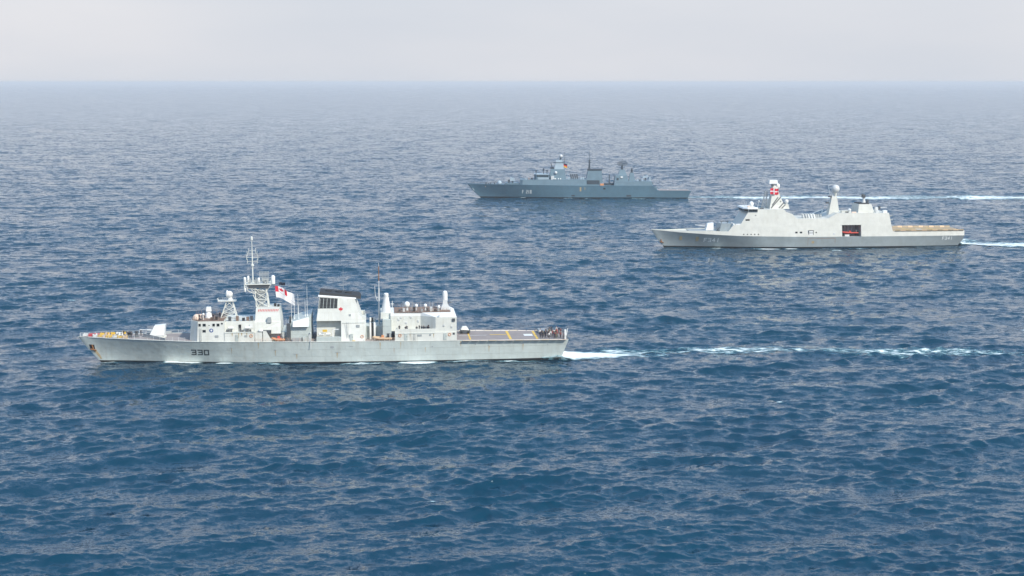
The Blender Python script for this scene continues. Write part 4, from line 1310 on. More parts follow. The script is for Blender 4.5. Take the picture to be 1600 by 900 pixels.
    for sg in (-1, 1):
        for k in range(4):
            x = 81.2 + k * 1.9
            MB().box(x - .1, x + .1, sg * 5.2 - .5, sg * 5.2 + .5, 4.95, 10.1).build('boat_bay_frame', [DARKG, MIDG, C_PALE, DARKG][k], ship)
        MB().box(79.0, 88.8, sg * (half(84, 10.2)) - .12, sg * (half(84, 10.2)) + .12, 10.1, 10.35).build('shutter_box', B_LIT, ship)
        MB().box(80.9, 83.0, sg * 8.9 - .15, sg * 8.9 + .15, 4.95, 5.8).build('white_locker', WHITE, ship)
        # windows and ports
        for x, z, w_, hh in ((58.5, 6.75, 1.0, 1.15), (60.6, 6.75, 1.0, 1.15), (67.6, 6.8, .5, .8)):
            yb = half(x, z)
            window(ss, x, z, w_, hh, sg * yb, B_LIT, sg)
        x, z = 65.2, 6.7
        yb = sg * half(x, z)
        f = MB().box(x - 1.2, x + 1.2, yb - .14, yb + .14, z - 1.2, z + 1.2).build('framed_door', DARKG, ss)
        MB().box(x - .9, x + .9, yb - .18, yb + .18, z + .15, z + .9).build('pane', WHITE, f)
        MB().box(x - .9, x + .9, yb - .18, yb + .18, z - .95, z - .1).build('pane', WHITE, f)
        MB().box(75.4, 76.3, sg * half(75.8, 6.2) - .1, sg * half(75.8, 6.2) + .1, 5.8, 6.6).build('vent_grille', PALE, ss)
        for k in range(5):
            x = 34.6 + k * 1.65
            MB().lathe((x, sg * half(x, 6.2) - .05, 6.25), [(.27, 0), (.27, .1)], 12, 'Y').build('porthole', GLASS, ss)
        MB().box(35.6, 37.4, sg * half(36.4, 12.6) - .1, sg * half(36.4, 12.6) + .1, 12.3, 13.0).build('air_intake', BLACK, ss)
        MB().box(39.9, 40.4, sg * half(40.2, 14.6) - .1, sg * half(40.2, 14.6) + .1, 14.5, 14.8).build('wall_lamp', DARKG, ss)
        MB().box(31.0, 33.4, sg * 7.7 - .25, sg * 7.7 + .25, 10.4, 10.95).build('life_raft_box', WHITE, ship)
        MB().tube((33.0, sg * half(33, 9.4) + sg * .03, 9.4), (39.0, sg * half(39, 7.2) + sg * .03, 7.0), .05).build('hand_line', PALE, ss)
    MB().box(30.3, 30.8, -6.6, -3.9, 10.4, 11.0).build('life_raft_box', WHITE, ship)
    MB().box(30.3, 30.8, -3.4, -.9, 10.4, 11.0).build('life_raft_box', WHITE, ship)
    # bridge with wings
    brd = MB().plan([(35.6, -5.2), (37.0, -7.4), (41.0, -7.6), (41.0, 7.6), (37.0, 7.4), (35.6, 5.2)], 15.9, 17.5, 0, [(35.0, -5.4), (36.6, -7.7), (41.0, -7.9), (41.0, 7.9), (36.6, 7.7), (35.0, 5.4)]).build('bridge', B_SHADED, ship)
    MB().plan([(34.7, -5.5), (36.4, -8.0), (41.2, -8.2), (41.2, 8.2), (36.4, 8.0), (34.7, 5.5)], 17.5, 18.1, 0, [(35.0, -5.3), (36.6, -7.7), (41.2, -7.9), (41.2, 7.9), (36.6, 7.7), (35.0, 5.3)]).build('bridge_roof', WHITE, brd)
    for sg in (-1, 1):
        for k in range(5):
            x = 37.2 + k * .78
            y = sg * (7.62 + .03 * k)
            f = MB().hexa([(x, y - .05, 16.35), (x + .66, y - .05, 16.35), (x + .66, y + .05, 16.35), (x, y + .05, 16.35), (x, y - .05 + sg * .16, 17.3), (x + .66, y - .05 + sg * .16, 17.3), (x + .66, y + .05 + sg * .16, 17.3), (x, y + .05 + sg * .16, 17.3)]).build('window', GLASS, brd)
    for k in range(8):
        y = -4.9 + k * 1.25
        MB().hexa([(35.38, y, 16.35), (35.48, y, 16.35), (35.48, y + 1.05, 16.35), (35.38, y + 1.05, 16.35), (35.02, y, 17.3), (35.12, y, 17.3), (35.12, y + 1.05, 17.3), (35.02, y + 1.05, 17.3)]).build('window', GLASS, brd)
    for sg in (-1, 1):
        MB().hexa([(35.5, sg * 5.35, 16.35), (36.8, sg * 7.35, 16.35), (36.9, sg * 7.3, 16.35), (35.6, sg * 5.3, 16.35), (35.05, sg * 5.6, 17.3), (36.45, sg * 7.7, 17.3), (36.55, sg * 7.65, 17.3), (35.15, sg * 5.55, 17.3)]).build('window', GLASS, brd)
    satcom_dome(ship, 39.6, -1.5, 18.1, 1.05, None, .4)
    for x, y in ((36.2, -4), (37.4, -5.5), (38.4, 3), (37.0, 1)):
        whip(ship, x, y, 18.1, 1.9, PALE, .06)
    MB().box(37.2, 38.4, -4.5, -3.5, 18.1, 18.7).build('roof_locker', PINKTAN, ship)
    # missile house ahead of the bridge
    MB().plan([(24.6, -4.6), (28.4, -6.0), (28.4, 6.0), (24.6, 4.6)], 7.3, 10.7, 0, [(25.4, -4.2), (29.6, -5.4), (29.6, 5.4), (25.4, 4.2)]).build('missile_house', B_SHADED, ship)
    MB().tube((25.6, -3, 10.7), (25.6, -3, 11.7), .12).tube((28.4, -3, 10.7), (28.4, -3, 11.7), .12).box(25.0, 29.0, -3.2, -2.8, 11.6, 11.85).build('antenna_bar', DARKG, ship)
    MB().tube((23.4, -4, 7.3), (24.6, -4, 9.2), .15).tube((23.4, -4, 7.3), (23.9, -4, 8.6), .12).build('deck_crane', DARKG, ship)
    # gun
    MB().plan([(11.0, -4.2), (22.5, -5.6), (22.5, 5.6), (11.0, 4.2)], 7.35, 7.62).build('gun_platform', MIDG, ship)
    g = MB().hexa([(18.9, -1.7, 7.6), (22.4, -1.7, 7.6), (22.4, 1.7, 7.6), (18.9, 1.7, 7.6), (19.7, -1.2, 10.6), (22.4, -1.4, 10.9), (22.4, 1.4, 10.9), (19.7, 1.2, 10.6)]).build('gun_turret', WHITE, ship)
    MB().tube((19.3, 0, 9.2), (14.2, 0, 9.9), .18, .12, 8).build('gun_barrel', PALE, g)
    # foremast
    mp = [(47.6, 17.1), (55.4, 17.1), (53.6, 20.6), (52.2, 24.0), (51.6, 27.0), (49.2, 27.0), (49.0, 24.0)]
    mhalf = lambda x, z: 3.4 - 0.24 * (z - 17)
    fm = MB().side(mp, lambda x, z: -mhalf(x, z), mhalf).build('foremast', B_LIT, ship)
    for sg in (-1, 1):
        mb = MB()
        for (xa, za, xb, zb_) in ((48.3, 17.6, 53.0, 22.5), (48.9, 18.9, 51.6, 22.3), (51.9, 17.6, 54.4, 20.1), (53.1, 17.4, 54.9, 19.0)):
            o = MB().tube((xa, sg * (mhalf(xa, za) + .08), za), (xb, sg * (mhalf(xb, zb_) + .08), zb_), .22).build('mast_ladder', DARKG, fm)
        MB().lathe((52.7, sg * mhalf(52, 20.4) - .1, 20.4), [(.3, 0), (.3, .2)], 10, 'Y').build('vent', DARKG, fm)
    MB().box(47.6, 51.6, -1.7, 1.7, 28.4, 30.0, 0, .2, .2).tube((50, 0, 27), (50, 0, 28.5), 1.0, 1.1, 10).build('radar_array', WHITE, fm)
    MB().lathe((49.2, -1.6, 27.3), [(.7, 0), (.7, .5), (.4, .9)], 14).build('sensor_ball', DARKG, fm, True)
    MB().sphere((52.0, 0, 27.2), .95, 14, 0, 1.3, -60).build('radome', WHITE, fm, True)
    satcom_dome(ship, 55.8, -1.5, 19.2, .85, None, .5)
    MB().box(54.2, 57.0, -2.4, -.6, 17.0, 19.2, 0, .6, .2).build('dome_bracket', B_LIT, ship)
    mb = lattice(MB(), [(44.6, -.8, 17.2), (46.8, -.8, 17.2), (46.8, .8, 17.2), (44.6, .8, 17.2)], [(46.2, -.4, 25.0), (47.2, -.4, 25.0), (47.2, .4, 25.0), (46.2, .4, 25.0)], 5, .09, .06)
    mb.build('lattice_mast', MIDG, ship)
    MB().tube((42.6, -.8, 17.2), (43.2, -.8, 20.4), .1, .07).sphere((43.2, -.8, 20.5), .4, 10).build('aerial', PALE, ship)
    for x in (41.4, 42.3, 43.4, 44.3):
        MB().box(x - .3, x + .3, -4.4, -3.6, 17.2, 17.9).build('roof_locker', DARKG, ship)
    MB().rail([(54.2, -6.6, 15.9), (58.5, -6.9, 14.6)], .8, 1, .03).build('guard_rail', PALE, ship)
    # midships roof: launchers and whips
    MB().rail([(59.2, -7.6, 13.1), (73.0, -7.6, 13.1)], 1.0, 1.2, .035).build('guard_rail', PALE, ship)
    for x in (62.6, 63.9, 65.0, 66.4, 67.6):
        MB().hexa([(x, -6.0, 13.1), (x + .5, -6.0, 13.1), (x + .5, -3.0, 13.1), (x, -3.0, 13.1), (x - .5, -5.8, 15.0), (x, -5.8, 15.0), (x, -3.2, 15.0), (x - .5, -3.2, 15.0)]).build('missile_canister', PALE if x < 65 else WHITE, ship)
    for x in (69.0, 70.0, 71.2):
        MB().lathe((x, -3, 13.1), [(.5, 0), (.6, .6), (.45, 1.3), (.6, 1.6)], 10).build('capstan_drum', MIDG, ship)
    MB().tube((68.2, 0, 14.6), (73.0, 0, 16.6), .16).tube((68.2, 0, 13.1), (68.2, 0, 14.8), .2).build('deck_crane', C_PALE, ship)
    MB().tube((73.0, 2, 13.1), (73.9, 2, 19.0), .25, .1).build('aerial', C_PALE, ship)
    # mainmast with spherical radome
    m2 = MB().side([(75.0, 13.6), (80.4, 13.6), (79.2, 22.4), (76.9, 22.4)], lambda x, z: -(2.2 - .13 * (z - 13.6)), lambda x, z: 2.2 - .13 * (z - 13.6)).build('mainmast', B_LIT, ship)
    MB().box(75.6, 76.8, -1.0, 1.0, 22.0, 22.6).build('mast_bracket', DARKG, m2)
    MB().box(74.4, 75.6, -.8, .8, 19.2, 19.9).build('mast_bracket', DARKG, m2)
    MB().tube((78.7, 0, 22.3), (78.7, 0, 24.4), .5, .9, 12).tube((77.2, 0, 22.4), (77.4, 0, 24.0), .12).tube((80.0, 0, 22.4), (79.9, 0, 24.0), .12).build('radome_stand', B_LIT, m2)
    MB().sphere((78.7, 0, 25.8), 1.9, 24).build('radome', PALE, m2, True)
    MB().tube((76.4, 0, 22.4), (75.4, 0, 27.4), .07, .05).tube((75.4, 0, 27.4), (77.2, 0, 28.0), .05).tube((74.0, 0, 23.9), (76.0, 0, 24.4), .05).build('wire_aerial', WHITE, m2)
    MB().box(80.4, 83.2, -5, -3, 15.4, 16.3).build('roof_locker', B_LIT, ship)
    MB().lathe((84.4, -3.5, 15.4), [(.7, 0), (.7, .7), (.9, 1.0), (.6, 1.6), (.2, 1.8)], 12).build('satellite_dome', PALE, ship, True)
    for x in (81.6, 82.4):
        MB().box(x, x + .5, -7.0, -6.5, 15.4, 16.1).build('vent_box', DARKG, ship)
    MB().box(84.6, 86.6, -6.8, -6.0, 15.4, 15.9).build('roof_locker', PINKTAN, ship)
    # funnel house with director
    MB().side([(87.9, 15.3), (95.4, 15.3), (94.2, 19.1), (88.4, 19.1)], lambda x, z: -(5.4 - .2 * (z - 15.3)), lambda x, z: 5.4 - .2 * (z - 15.3)).build('funnel', B_LIT, ship)
    MB().box(88.8, 93.4, -3.9, 3.9, 19.1, 19.5).build('exhaust_grille', SOOT, ship)
    d = MB().lathe((92.0, 0, 19.4), [(1.0, 0), (.8, .8), (.55, 1.4), (.55, 2.4)], 14).build('director_pedestal', PALE, ship, True)
    MB().box(91.1, 92.6, -.9, .9, 21.8, 23.2, 0, .1, .1).lathe((91.0, 0, 23.0), [(.5, 0), (.5, .8)], 12, 'X').build('director_head', DARKG, d)
    MB().box(93.3, 94.0, -1.2, .2, 19.5, 20.8).build('floodlight', DARKG, ship)
    # aft gun and life rafts on the hangar roof
    g2 = MB().lathe((97.6, -1, 15.3), [(1.1, 0), (1.1, .5), (.7, .6)], 14).box(96.9, 98.4, -1.9, -.1, 15.8, 17.5, 0, .2, .2).build('aft_gun', PALE, ship)
    MB().tube((98.2, -1, 17.0), (102.6, -1, 17.4), .13, .1, 8).build('gun_barrel', WHITE, g2)
    MB().box(98.8, 99.4, -1.6, -.3, 16.3, 18.0).build('gun_sight', DARKG, g2)
    MB().box(99.2, 101.0, -6.6, -4.8, 15.3, 16.4).build('life_raft_box', WHITE, ship)
    MB().box(95.8, 96.5, -6.6, -5.8, 15.3, 16.6).build('vent_box', PALE, ship)
    for z in (13.8, 11.9, 9.2):
        MB().box(102.0 + (13.8 - z) * .17, 103.0 + (13.8 - z) * .17, -7.6, -6.8, z, z + .6).build('floodlight', MIDG, ship)
    MB().box(101.9, 103.02, -5.2, 5.2, 7.2, 12.8, 0, .9, 0).build('hangar_door', MIDG, ship)
    return ship, h


SHIP_B, HULL_B = make_341()


# ------------------------------------------------------------------ frigate F 218 (farthest)
def make_218():
    bx, by, a = BOW['C']
    ship = thing('blue_grey_frigate', (bx, by, 0), a, 'dark blue-grey frigate numbered F 218, farthest of the three warships', 'warship', 'warships sailing in company')
    h = Hull(stem=[(-3, 3.0), (0, 0), (4, -4.6), (8.7, -8.5), (9.5, -9)], stern=[(-3, 131), (0, 133.2), (4.9, 135.4), (9, 136.2)],
             deck_z=[(-9, 8.8), (8, 8.75), (25, 8.7), (61, 8.2), (111, 8.1), (113.2, 5.0), (136, 4.75)],
             deck_b=[(0, 0.0), (0.03, 1.3), (0.06, 2.5), (0.1, 3.9), (0.16, 5.7), (0.25, 7.4), (0.35, 8.2), (0.5, 8.35), (0.7, 8.3), (0.85, 7.8), (1, 6.9)],
             wl_b=[(0, 0.0), (0.05, .8), (0.1, 1.7), (0.2, 3.9), (0.32, 6.3), (0.45, 7.4), (0.7, 7.5), (0.88, 6.9), (1, 6.0)], power=1.15, n=96)
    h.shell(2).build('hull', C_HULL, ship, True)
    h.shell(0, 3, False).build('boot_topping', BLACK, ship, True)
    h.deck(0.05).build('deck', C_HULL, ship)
    dz = lambda x: h.deck_edge(x)[1]
    db = lambda x: h.deck_edge(x)[0]
    MB().add([(113.6, -7.2, 5.0), (134.6, -6.6, 4.83), (134.6, 6.6, 4.83), (113.6, 7.2, 5.0)], [(0, 1, 2, 3)]).build('flight_deck', DECK_C, ship)
    for x0, x1, y0, y1 in ((120.4, 121.4, -2, 2), (126.6, 127.6, -2, 2), (116, 132, -.2, .2)):
        MB().add([(x0, y0, 5.02), (x1, y0, 5.02), (x1, y1, 4.98), (x0, y1, 4.98)], [(0, 1, 2, 3)]).build('deck_marking', WHITE, ship)
    hull_number('F 218', h, 26.8, 32.8, 2.9, 5.2, LETTER_PALE, ship, 0.34)
    for sg in (-1, 1):
        pts = [(x, sg * (db(x) - .15), dz(x)) for x in (-6, -2, 4, 10, 17, 24)]
        MB().rail(pts, 1.05, 2.0, .04).build('guard_rail', C_DARK, ship)
        MB().rail([(x, sg * (db(x) - .15), dz(x)) for x in (79, 82, 85.5)], 1.05, 1.6, .04).build('guard_rail', C_DARK, ship)
        MB().rail([(114, sg * 7.2, 5.0), (124, sg * 7.0, 4.9), (135, sg * 6.7, 4.8)], 1.0, 1.8, .035).build('guard_rail', C_PALE, ship)
        MB().tube((-5.2, sg * (h.half(-5, 5.4) + .2), 6.0), (-4.2, sg * (h.half(-4, 4.4) + .3), 4.4), .25).build('anchor', C_PALE, ship)
        for (x, z, w_, hh, m) in ((79.5, 6.2, 1.3, 1.0, BLACK), (59.5, 1.7, 2.2, .9, C_DARK), (95.2, 1.6, 3.0, 1.2, C_DARK), (64.2, 5.8, 1.0, 2.6, RUSTPALE), (67.0, 6.2, .4, 1.6, RUSTPALE), (3.2, 7.2, .5, .6, PINKTAN)):
            vs_ = [(xx, sg * (h.half(xx, zz) + .03), zz) for xx, zz in ((x - w_ / 2, z - hh / 2), (x + w_ / 2, z - hh / 2), (x + w_ / 2, z + hh / 2), (x - w_ / 2, z + hh / 2))]
            MB().add(vs_, [(0, 1, 2, 3)]).build('hull_opening' if m != RUSTPALE else 'rust_patch', m, ship)
    # foredeck
    g = MB().lathe((12.0, 0, 8.7), [(1.5, 0), (1.5, .4)], 14).sphere((12.2, 0, 9.0), 1.55, 14, 0, 1.25, 0).build('gun_turret', C_PALE, ship, True)
    MB().tube((10.9, 0, 10.1), (6.8, 0, 10.7), .14, .1, 8).build('gun_barrel', C_DARK, g)
    for x, hh in ((3.5, 1.1), (5.0, .7), (6.6, .9), (9.0, 1.0)):
        MB().lathe((x, -1.2, 8.7), [(.45, 0), (.3, hh * .6), (.5, hh)], 8).build('bollard', C_DARK, ship)
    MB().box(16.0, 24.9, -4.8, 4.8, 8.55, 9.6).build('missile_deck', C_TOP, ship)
    r = MB().tube((20.6, -1.5, 9.6), (20.6, -1.5, 11.4), .5, .4, 10).build('launcher_mount', C_DARK, ship)
    MB().hexa([(19.0, -2.4, 11.0), (22.2, -2.4, 10.6), (22.2, -.6, 10.6), (19.0, -.6, 11.0), (19.2, -2.4, 13.2), (21.8, -2.4, 12.4), (21.8, -.6, 12.4), (19.2, -.6, 13.2)]).build('launcher_box', C_PALE, r)
    MB().box(17.6, 19.0, -2.3, -.6, 9.6, 11.6).build('equipment_locker', C_DARK, ship)
    # forward superstructure
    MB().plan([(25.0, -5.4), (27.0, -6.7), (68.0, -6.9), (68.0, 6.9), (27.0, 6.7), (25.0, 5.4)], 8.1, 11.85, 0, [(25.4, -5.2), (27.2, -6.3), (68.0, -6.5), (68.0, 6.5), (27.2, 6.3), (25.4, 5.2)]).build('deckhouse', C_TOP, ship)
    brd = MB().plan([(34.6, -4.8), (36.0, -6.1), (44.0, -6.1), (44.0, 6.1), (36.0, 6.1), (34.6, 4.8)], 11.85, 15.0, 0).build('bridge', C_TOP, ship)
    MB().plan([(34.4, -5.0), (35.9, -6.3), (44.1, -6.3), (44.1, 6.3), (35.9, 6.3), (34.4, 5.0)], 15.0, 15.4).build('bridge_roof', C_PALE, brd)
    for sg in (-1, 1):
        for k in range(7):
            x = 36.2 + k * 1.08
            MB().box(x, x + .9, sg * 6.1 - .05, sg * 6.1 + .05, 13.7, 14.6).build('window', GLASS, brd)
        MB().box(37.0, 44.0, sg * 6.12 - .06, sg * 6.12 + .06, 12.0, 13.2).build('wing_dodger', C_PALE, brd)
    for k in range(8):
        y = -4.5 + k * 1.15
        MB().box(34.5, 34.62, y, y + .95, 13.7, 14.6).build('window', GLASS, brd)
    for x, y, hh in ((35.8, -2, 2.4), (40.6, -1.5, 3.4), (42.8, -3, 2.6)):
        o = MB().tube((x, y, 15.4), (x, y, 15.4 + hh * .6), .3, .22, 8).build('sensor_post', C_DARK, ship)
        MB().box(x - .5, x + .5, y - .4, y + .4, 15.4 + hh * .55, 15.4 + hh).build('sensor_head', C_DARK, o)
    for x in (29.4, 31.2, 33.0):
        MB().box(x - .6, x + .6, -5, -3.8, 11.85, 12.6 + .4 * (x > 30)).build('equipment_locker', [C_DARK, DECK_C, C_PALE][int(x) % 3], ship)
    MB().rail([(27.4, -6.2, 11.85), (34.4, -6.2, 11.85)], 1.0, 1.5, .035).build('guard_rail', C_DARK, ship)
    # mast block
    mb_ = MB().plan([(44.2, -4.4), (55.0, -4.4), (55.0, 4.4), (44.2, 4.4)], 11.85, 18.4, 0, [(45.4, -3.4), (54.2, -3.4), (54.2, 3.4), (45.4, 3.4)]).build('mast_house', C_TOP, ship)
    mu = MB().plan([(47.6, -1.9), (53.6, -1.9), (53.6, 1.9), (47.6, 1.9)], 18.4, 24.2, 0, [(48.8, -1.2), (52.6, -1.2), (52.6, 1.2), (48.8, 1.2)]).build('foremast', C_PALE, ship)
    MB().box(47.0, 54.4, -1.7, 1.7, 22.4, 22.7).build('mast_platform', C_DARK, mu)
    MB().tube((51.6, 0, 24.2), (51.6, 0, 25.6), .6, .5, 10).build('radome_stand', C_DARK, mu)
    MB().sphere((51.8, -.2, 26.6), 1.15, 16, 0, 1.0).build('radome', PALE, mu, True)
    MB().tube((54.3, 0, 22.6), (54.3, 0, 29.4), .14, .08).tube((53.2, 0, 24.6), (55.4, 0, 24.6), .08).build('pole_aerial', C_DARK, mu)
    MB().box(45.0, 47.4, -1.4, 1.4, 18.4, 19.6).tube((46.2, 0, 19.5), (45.3, 0, 22.4), .35, .15).build('director', C_DARK, mu)
    MB().sphere((48.4, -4.0, 16.2), 1.0, 14).build('satellite_dome', PALE, mb_, True)
    MB().box(45.4, 47.3, -5.4, -4.2, 11.85, 14.2).build('white_screen', PALE, ship)
    for x in (47.2, 48.2, 50.0, 51.4):
        MB().sphere((x, -5.6, 12.3), .45, 10).build('life_raft_canister', WHITE, ship, True)
    MB().tube((55.4, -4.2, 11.8), (56.4, -4.2, 18.2), .14, .1).build('signal_yard', C_PALE, ship)
    for x in (58.6, 59.9, 61.2, 62.5):        # missile tubes standing against the sea
        MB().tube((x, -2, 11.85), (x - .5, -2, 15.2), .42, .42, 8).build('missile_tube', C_DARK, ship)
    for x in (56.8, 64.8, 66.2):
        MB().box(x - .5, x + .5, -4, -3, 11.85, 13.2).build('equipment_locker', C_PALE, ship)
    MB().rail([(55.4, -6.4, 11.85), (67.8, -6.4, 11.85)], 1.0, 1.5, .035).build('guard_rail', C_PALE, ship)
    # funnel
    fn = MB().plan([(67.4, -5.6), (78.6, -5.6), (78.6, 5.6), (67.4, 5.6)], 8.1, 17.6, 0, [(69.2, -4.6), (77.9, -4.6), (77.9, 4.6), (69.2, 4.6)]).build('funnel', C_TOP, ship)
    MB().plan([(69.0, -4.8), (78.1, -4.8), (78.1, 4.8), (69.0, 4.8)], 17.6, 18.5).build('funnel_cap', C_DARK, fn)
    for sg in (-1, 1):
        MB().box(68.6, 76.5, sg * 5.65 - .15, sg * 5.3 + .15, 9.0, 11.4).build('intake_grille', C_DARK, fn)
    pm = MB().tube((70.2, 0, 18.4), (70.2, 0, 24.2), .65, .4, 8).tube((70.2, 0, 24.1), (70.2, 0, 30.2), .14, .07).tube((69.0, 0, 23.8), (71.6, 0, 23.8), .12).tube((70.4, 0, 24.4), (74.6, 0, 25.2), .07).build('pole_mast', C_DARK, ship)
    whip(ship, 78.6, 2, 17.6, 4.5, C_DARK, .07)
    MB().box(76.8, 79.4, -6.2, -4.9, 8.1, 9.3, 0, .2, .1).build('life_raft_cover', ORANGE, ship)
    MB().tube((83.0, -1, 8.1), (83.0, -1, 15.0), .4, .25, 8).tube((83.0, -1, 9.6), (86.0, -1, 8.4), .25).build('boat_crane', C_DARK, ship)
    MB().box(80.0, 85.8, -3.4, 3.4, 8.1, 9.2).build('deck_locker', C_DARK, ship)
    # aft superstructure and hangar
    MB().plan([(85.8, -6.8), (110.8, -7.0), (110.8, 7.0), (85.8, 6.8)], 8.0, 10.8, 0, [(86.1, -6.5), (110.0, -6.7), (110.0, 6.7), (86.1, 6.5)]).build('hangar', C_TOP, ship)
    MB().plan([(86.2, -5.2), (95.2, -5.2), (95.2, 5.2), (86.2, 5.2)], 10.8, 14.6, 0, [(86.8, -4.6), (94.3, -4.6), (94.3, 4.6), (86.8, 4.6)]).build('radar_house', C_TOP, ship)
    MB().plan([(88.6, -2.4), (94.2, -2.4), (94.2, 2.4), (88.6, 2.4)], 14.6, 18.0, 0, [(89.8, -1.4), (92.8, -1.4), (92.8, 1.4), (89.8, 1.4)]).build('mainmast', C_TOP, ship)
    rd = MB().tube((91.3, 0, 18.0), (91.3, 0, 20.6), .9, .55, 10).build('radar_pedestal', C_DARK, ship)
    mb = MB()
    for k in range(9):
        zz = 20.4 + k * .36
        w_ = 3.5 * (1 - .045 * abs(k - 4) ** 1.5)
        mb.box(91.3 - w_, 91.3 + w_, -.5 - .012 * (k - 4) ** 2, -.4 - .012 * (k - 4) ** 2, zz, zz + .16)
    for k in range(11):
        x = 91.3 - 3.2 + .64 * k
        mb.box(x - .06, x + .06, -.6, -.5, 20.5 + .05 * abs(k - 5), 23.4 - .06 * abs(k - 5))
    mb.tube((91.3, -.5, 21.9), (91.3, -2.4, 20.9), .14).tube((91.3, 0, 23.4), (91.3, 0, 25), .08)
    mb.build('search_radar', C_DARK, rd)
    MB().box(90.0, 91.4, -5.3, -4.9, 12.9, 13.9).build('white_screen', WHITE, ship)
    MB().box(87.6, 88.8, -5.3, -5.0, 11.6, 12.8).build('vent_grille', C_DARK, ship)
    MB().plan([(95.6, -2.2), (99.6, -2.2), (99.6, 2.2), (95.6, 2.2)], 10.8, 16.0, 0, [(96.4, -1.3), (98.6, -1.3), (98.6, 1.3), (96.4, 1.3)]).build('director_tower', C_TOP, ship)
    MB().lathe((97.6, 0, 16.0), [(.9, 0), (.7, .8), (.8, 1.6), (.4, 2.6), (.1, 3.2)], 12).build('director', C_DARK, ship, True)
    for x, w_, hh, m in ((101.0, .8, 1.2, C_PALE), (102.6, 1.0, .8, C_DARK), (104.0, .7, 1.4, C_PALE), (109.0, .8, 2.6, C_PALE)):
        MB().box(x - w_ / 2, x + w_ / 2, -4, -2.6, 10.8, 10.8 + hh).build('equipment_locker', m, ship)
    r = MB().tube((106.4, 0, 10.8), (106.4, 0, 12.6), .5, .4, 10).build('launcher_mount', C_DARK, ship)
    MB().hexa([(104.6, -.9, 12.4), (108.0, -.9, 12.9), (108.0, .9, 12.9), (104.6, .9, 12.4), (104.6, -.9, 13.6), (108.0, -.9, 14.3), (108.0, .9, 14.3), (104.6, .9, 13.6)]).build('launcher_box', C_PALE, r)
    MB().rail([(100, -6.6, 10.8), (110, -6.6, 10.8)], 1.0, 1.5, .035).build('guard_rail', C_PALE, ship)
    MB().box(110.7, 110.95, -3.5, 3.5, 5.6, 9.8).build('hangar_door', C_DARK, ship)
    MB().box(111.4, 113.4, -6.9, -5.6, 5.0, 7.2).build('deck_house_step', C_TOP, ship)
    MB().tube((134.6, 0, 4.8), (139.6, 0, 7.6), .09, .06).build('jack_staff', C_DARK, ship)
    return ship, h


SHIP_C, HULL_C = make_218()


# ------------------------------------------------------------------ flags
def flag(name, label, key, x, z, length, height, paint_fn, mats, droop, sweep=0.0, y=0.0, group='flags flown by the warships'):
    nx, nz = 44, 26
    mb = MB()
    for i in range(nx + 1):
        u = i / nx
        for j in range(nz + 1):
            v = j / nz
            px_ = x + u * length * (1 - 0.06 * u) - sweep * v
            pz = z - v * height - droop * u ** 1.5
            pz += 0.10 * height * math.sin(u * 6.0 + 0.6) * u
            py = y + 0.13 * length * math.sin(u * 8.5 + v * 1.4) * (0.2 + u * 0.8) + 0.05 * length * math.sin(u * 17 + v * 3.0) * u
            mb.v.append((px_ - x, py - y, pz - z))
    for i in range(nx):
        for j in range(nz):
            a_ = i * (nz + 1) + j
            mb.f.append((a_, a_ + nz + 1, a_ + nz + 2, a_ + 1))
            mb.m.append(paint_fn((i + .5) / nx, (j + .5) / nz))
    o = mb.build(name, mats, None, True, False)
    X, Y = ship_xy(key, x, y)
    o.location = (X, Y, z)
    o.rotation_euler = (0, 0, BOW[key][2])
    tag(o, label, 'flag', group)
    return o


LEAF = leaf_poly(0.31, 0.25, 0.17)


def ensign_330(u, v):
    if v < 0.5 and u < 0.62:
        if u < 0.16 or u > 0.47:
            return 1
        if in_poly(0.31 + (u - 0.31) * 1.25, 0.5 - v, LEAF):
            return 1
    return 0


flag('naval_ensign', 'white ensign with red maple leaf canton streaming behind the lattice mast of frigate 330', 'A', 46.3, 19.9, 5.3, 3.1, ensign_330, [FLAGWHITE, FLAGRED], 2.4, -0.3)
flag('signal_pennant', 'small dark blue pennant just above the white ensign', 'A', 47.4, 20.9, 1.7, 0.8, lambda u, v: 0, [NAVY], 0.1)
flag('national_flag', 'red flag with white cross in front of the pale foremast of ship F341', 'B', 48.0, 26.4, 4.0, 2.7, lambda u, v: 1 if abs(v - .5) < .085 or abs(u - .42) < .06 else 0, [FLAGRED, FLAGWHITE], 0.15, 0, -2.4)
flag('tricolour_flag', 'black, red and gold flag beside the mast of the farthest frigate', 'C', 53.6, 22.0, 2.4, 2.5, lambda u, v: 0 if v < .34 else (1 if v < .67 else 2), [NAVY, FLAGRED, GOLD], 0.5, 0, -1.2)


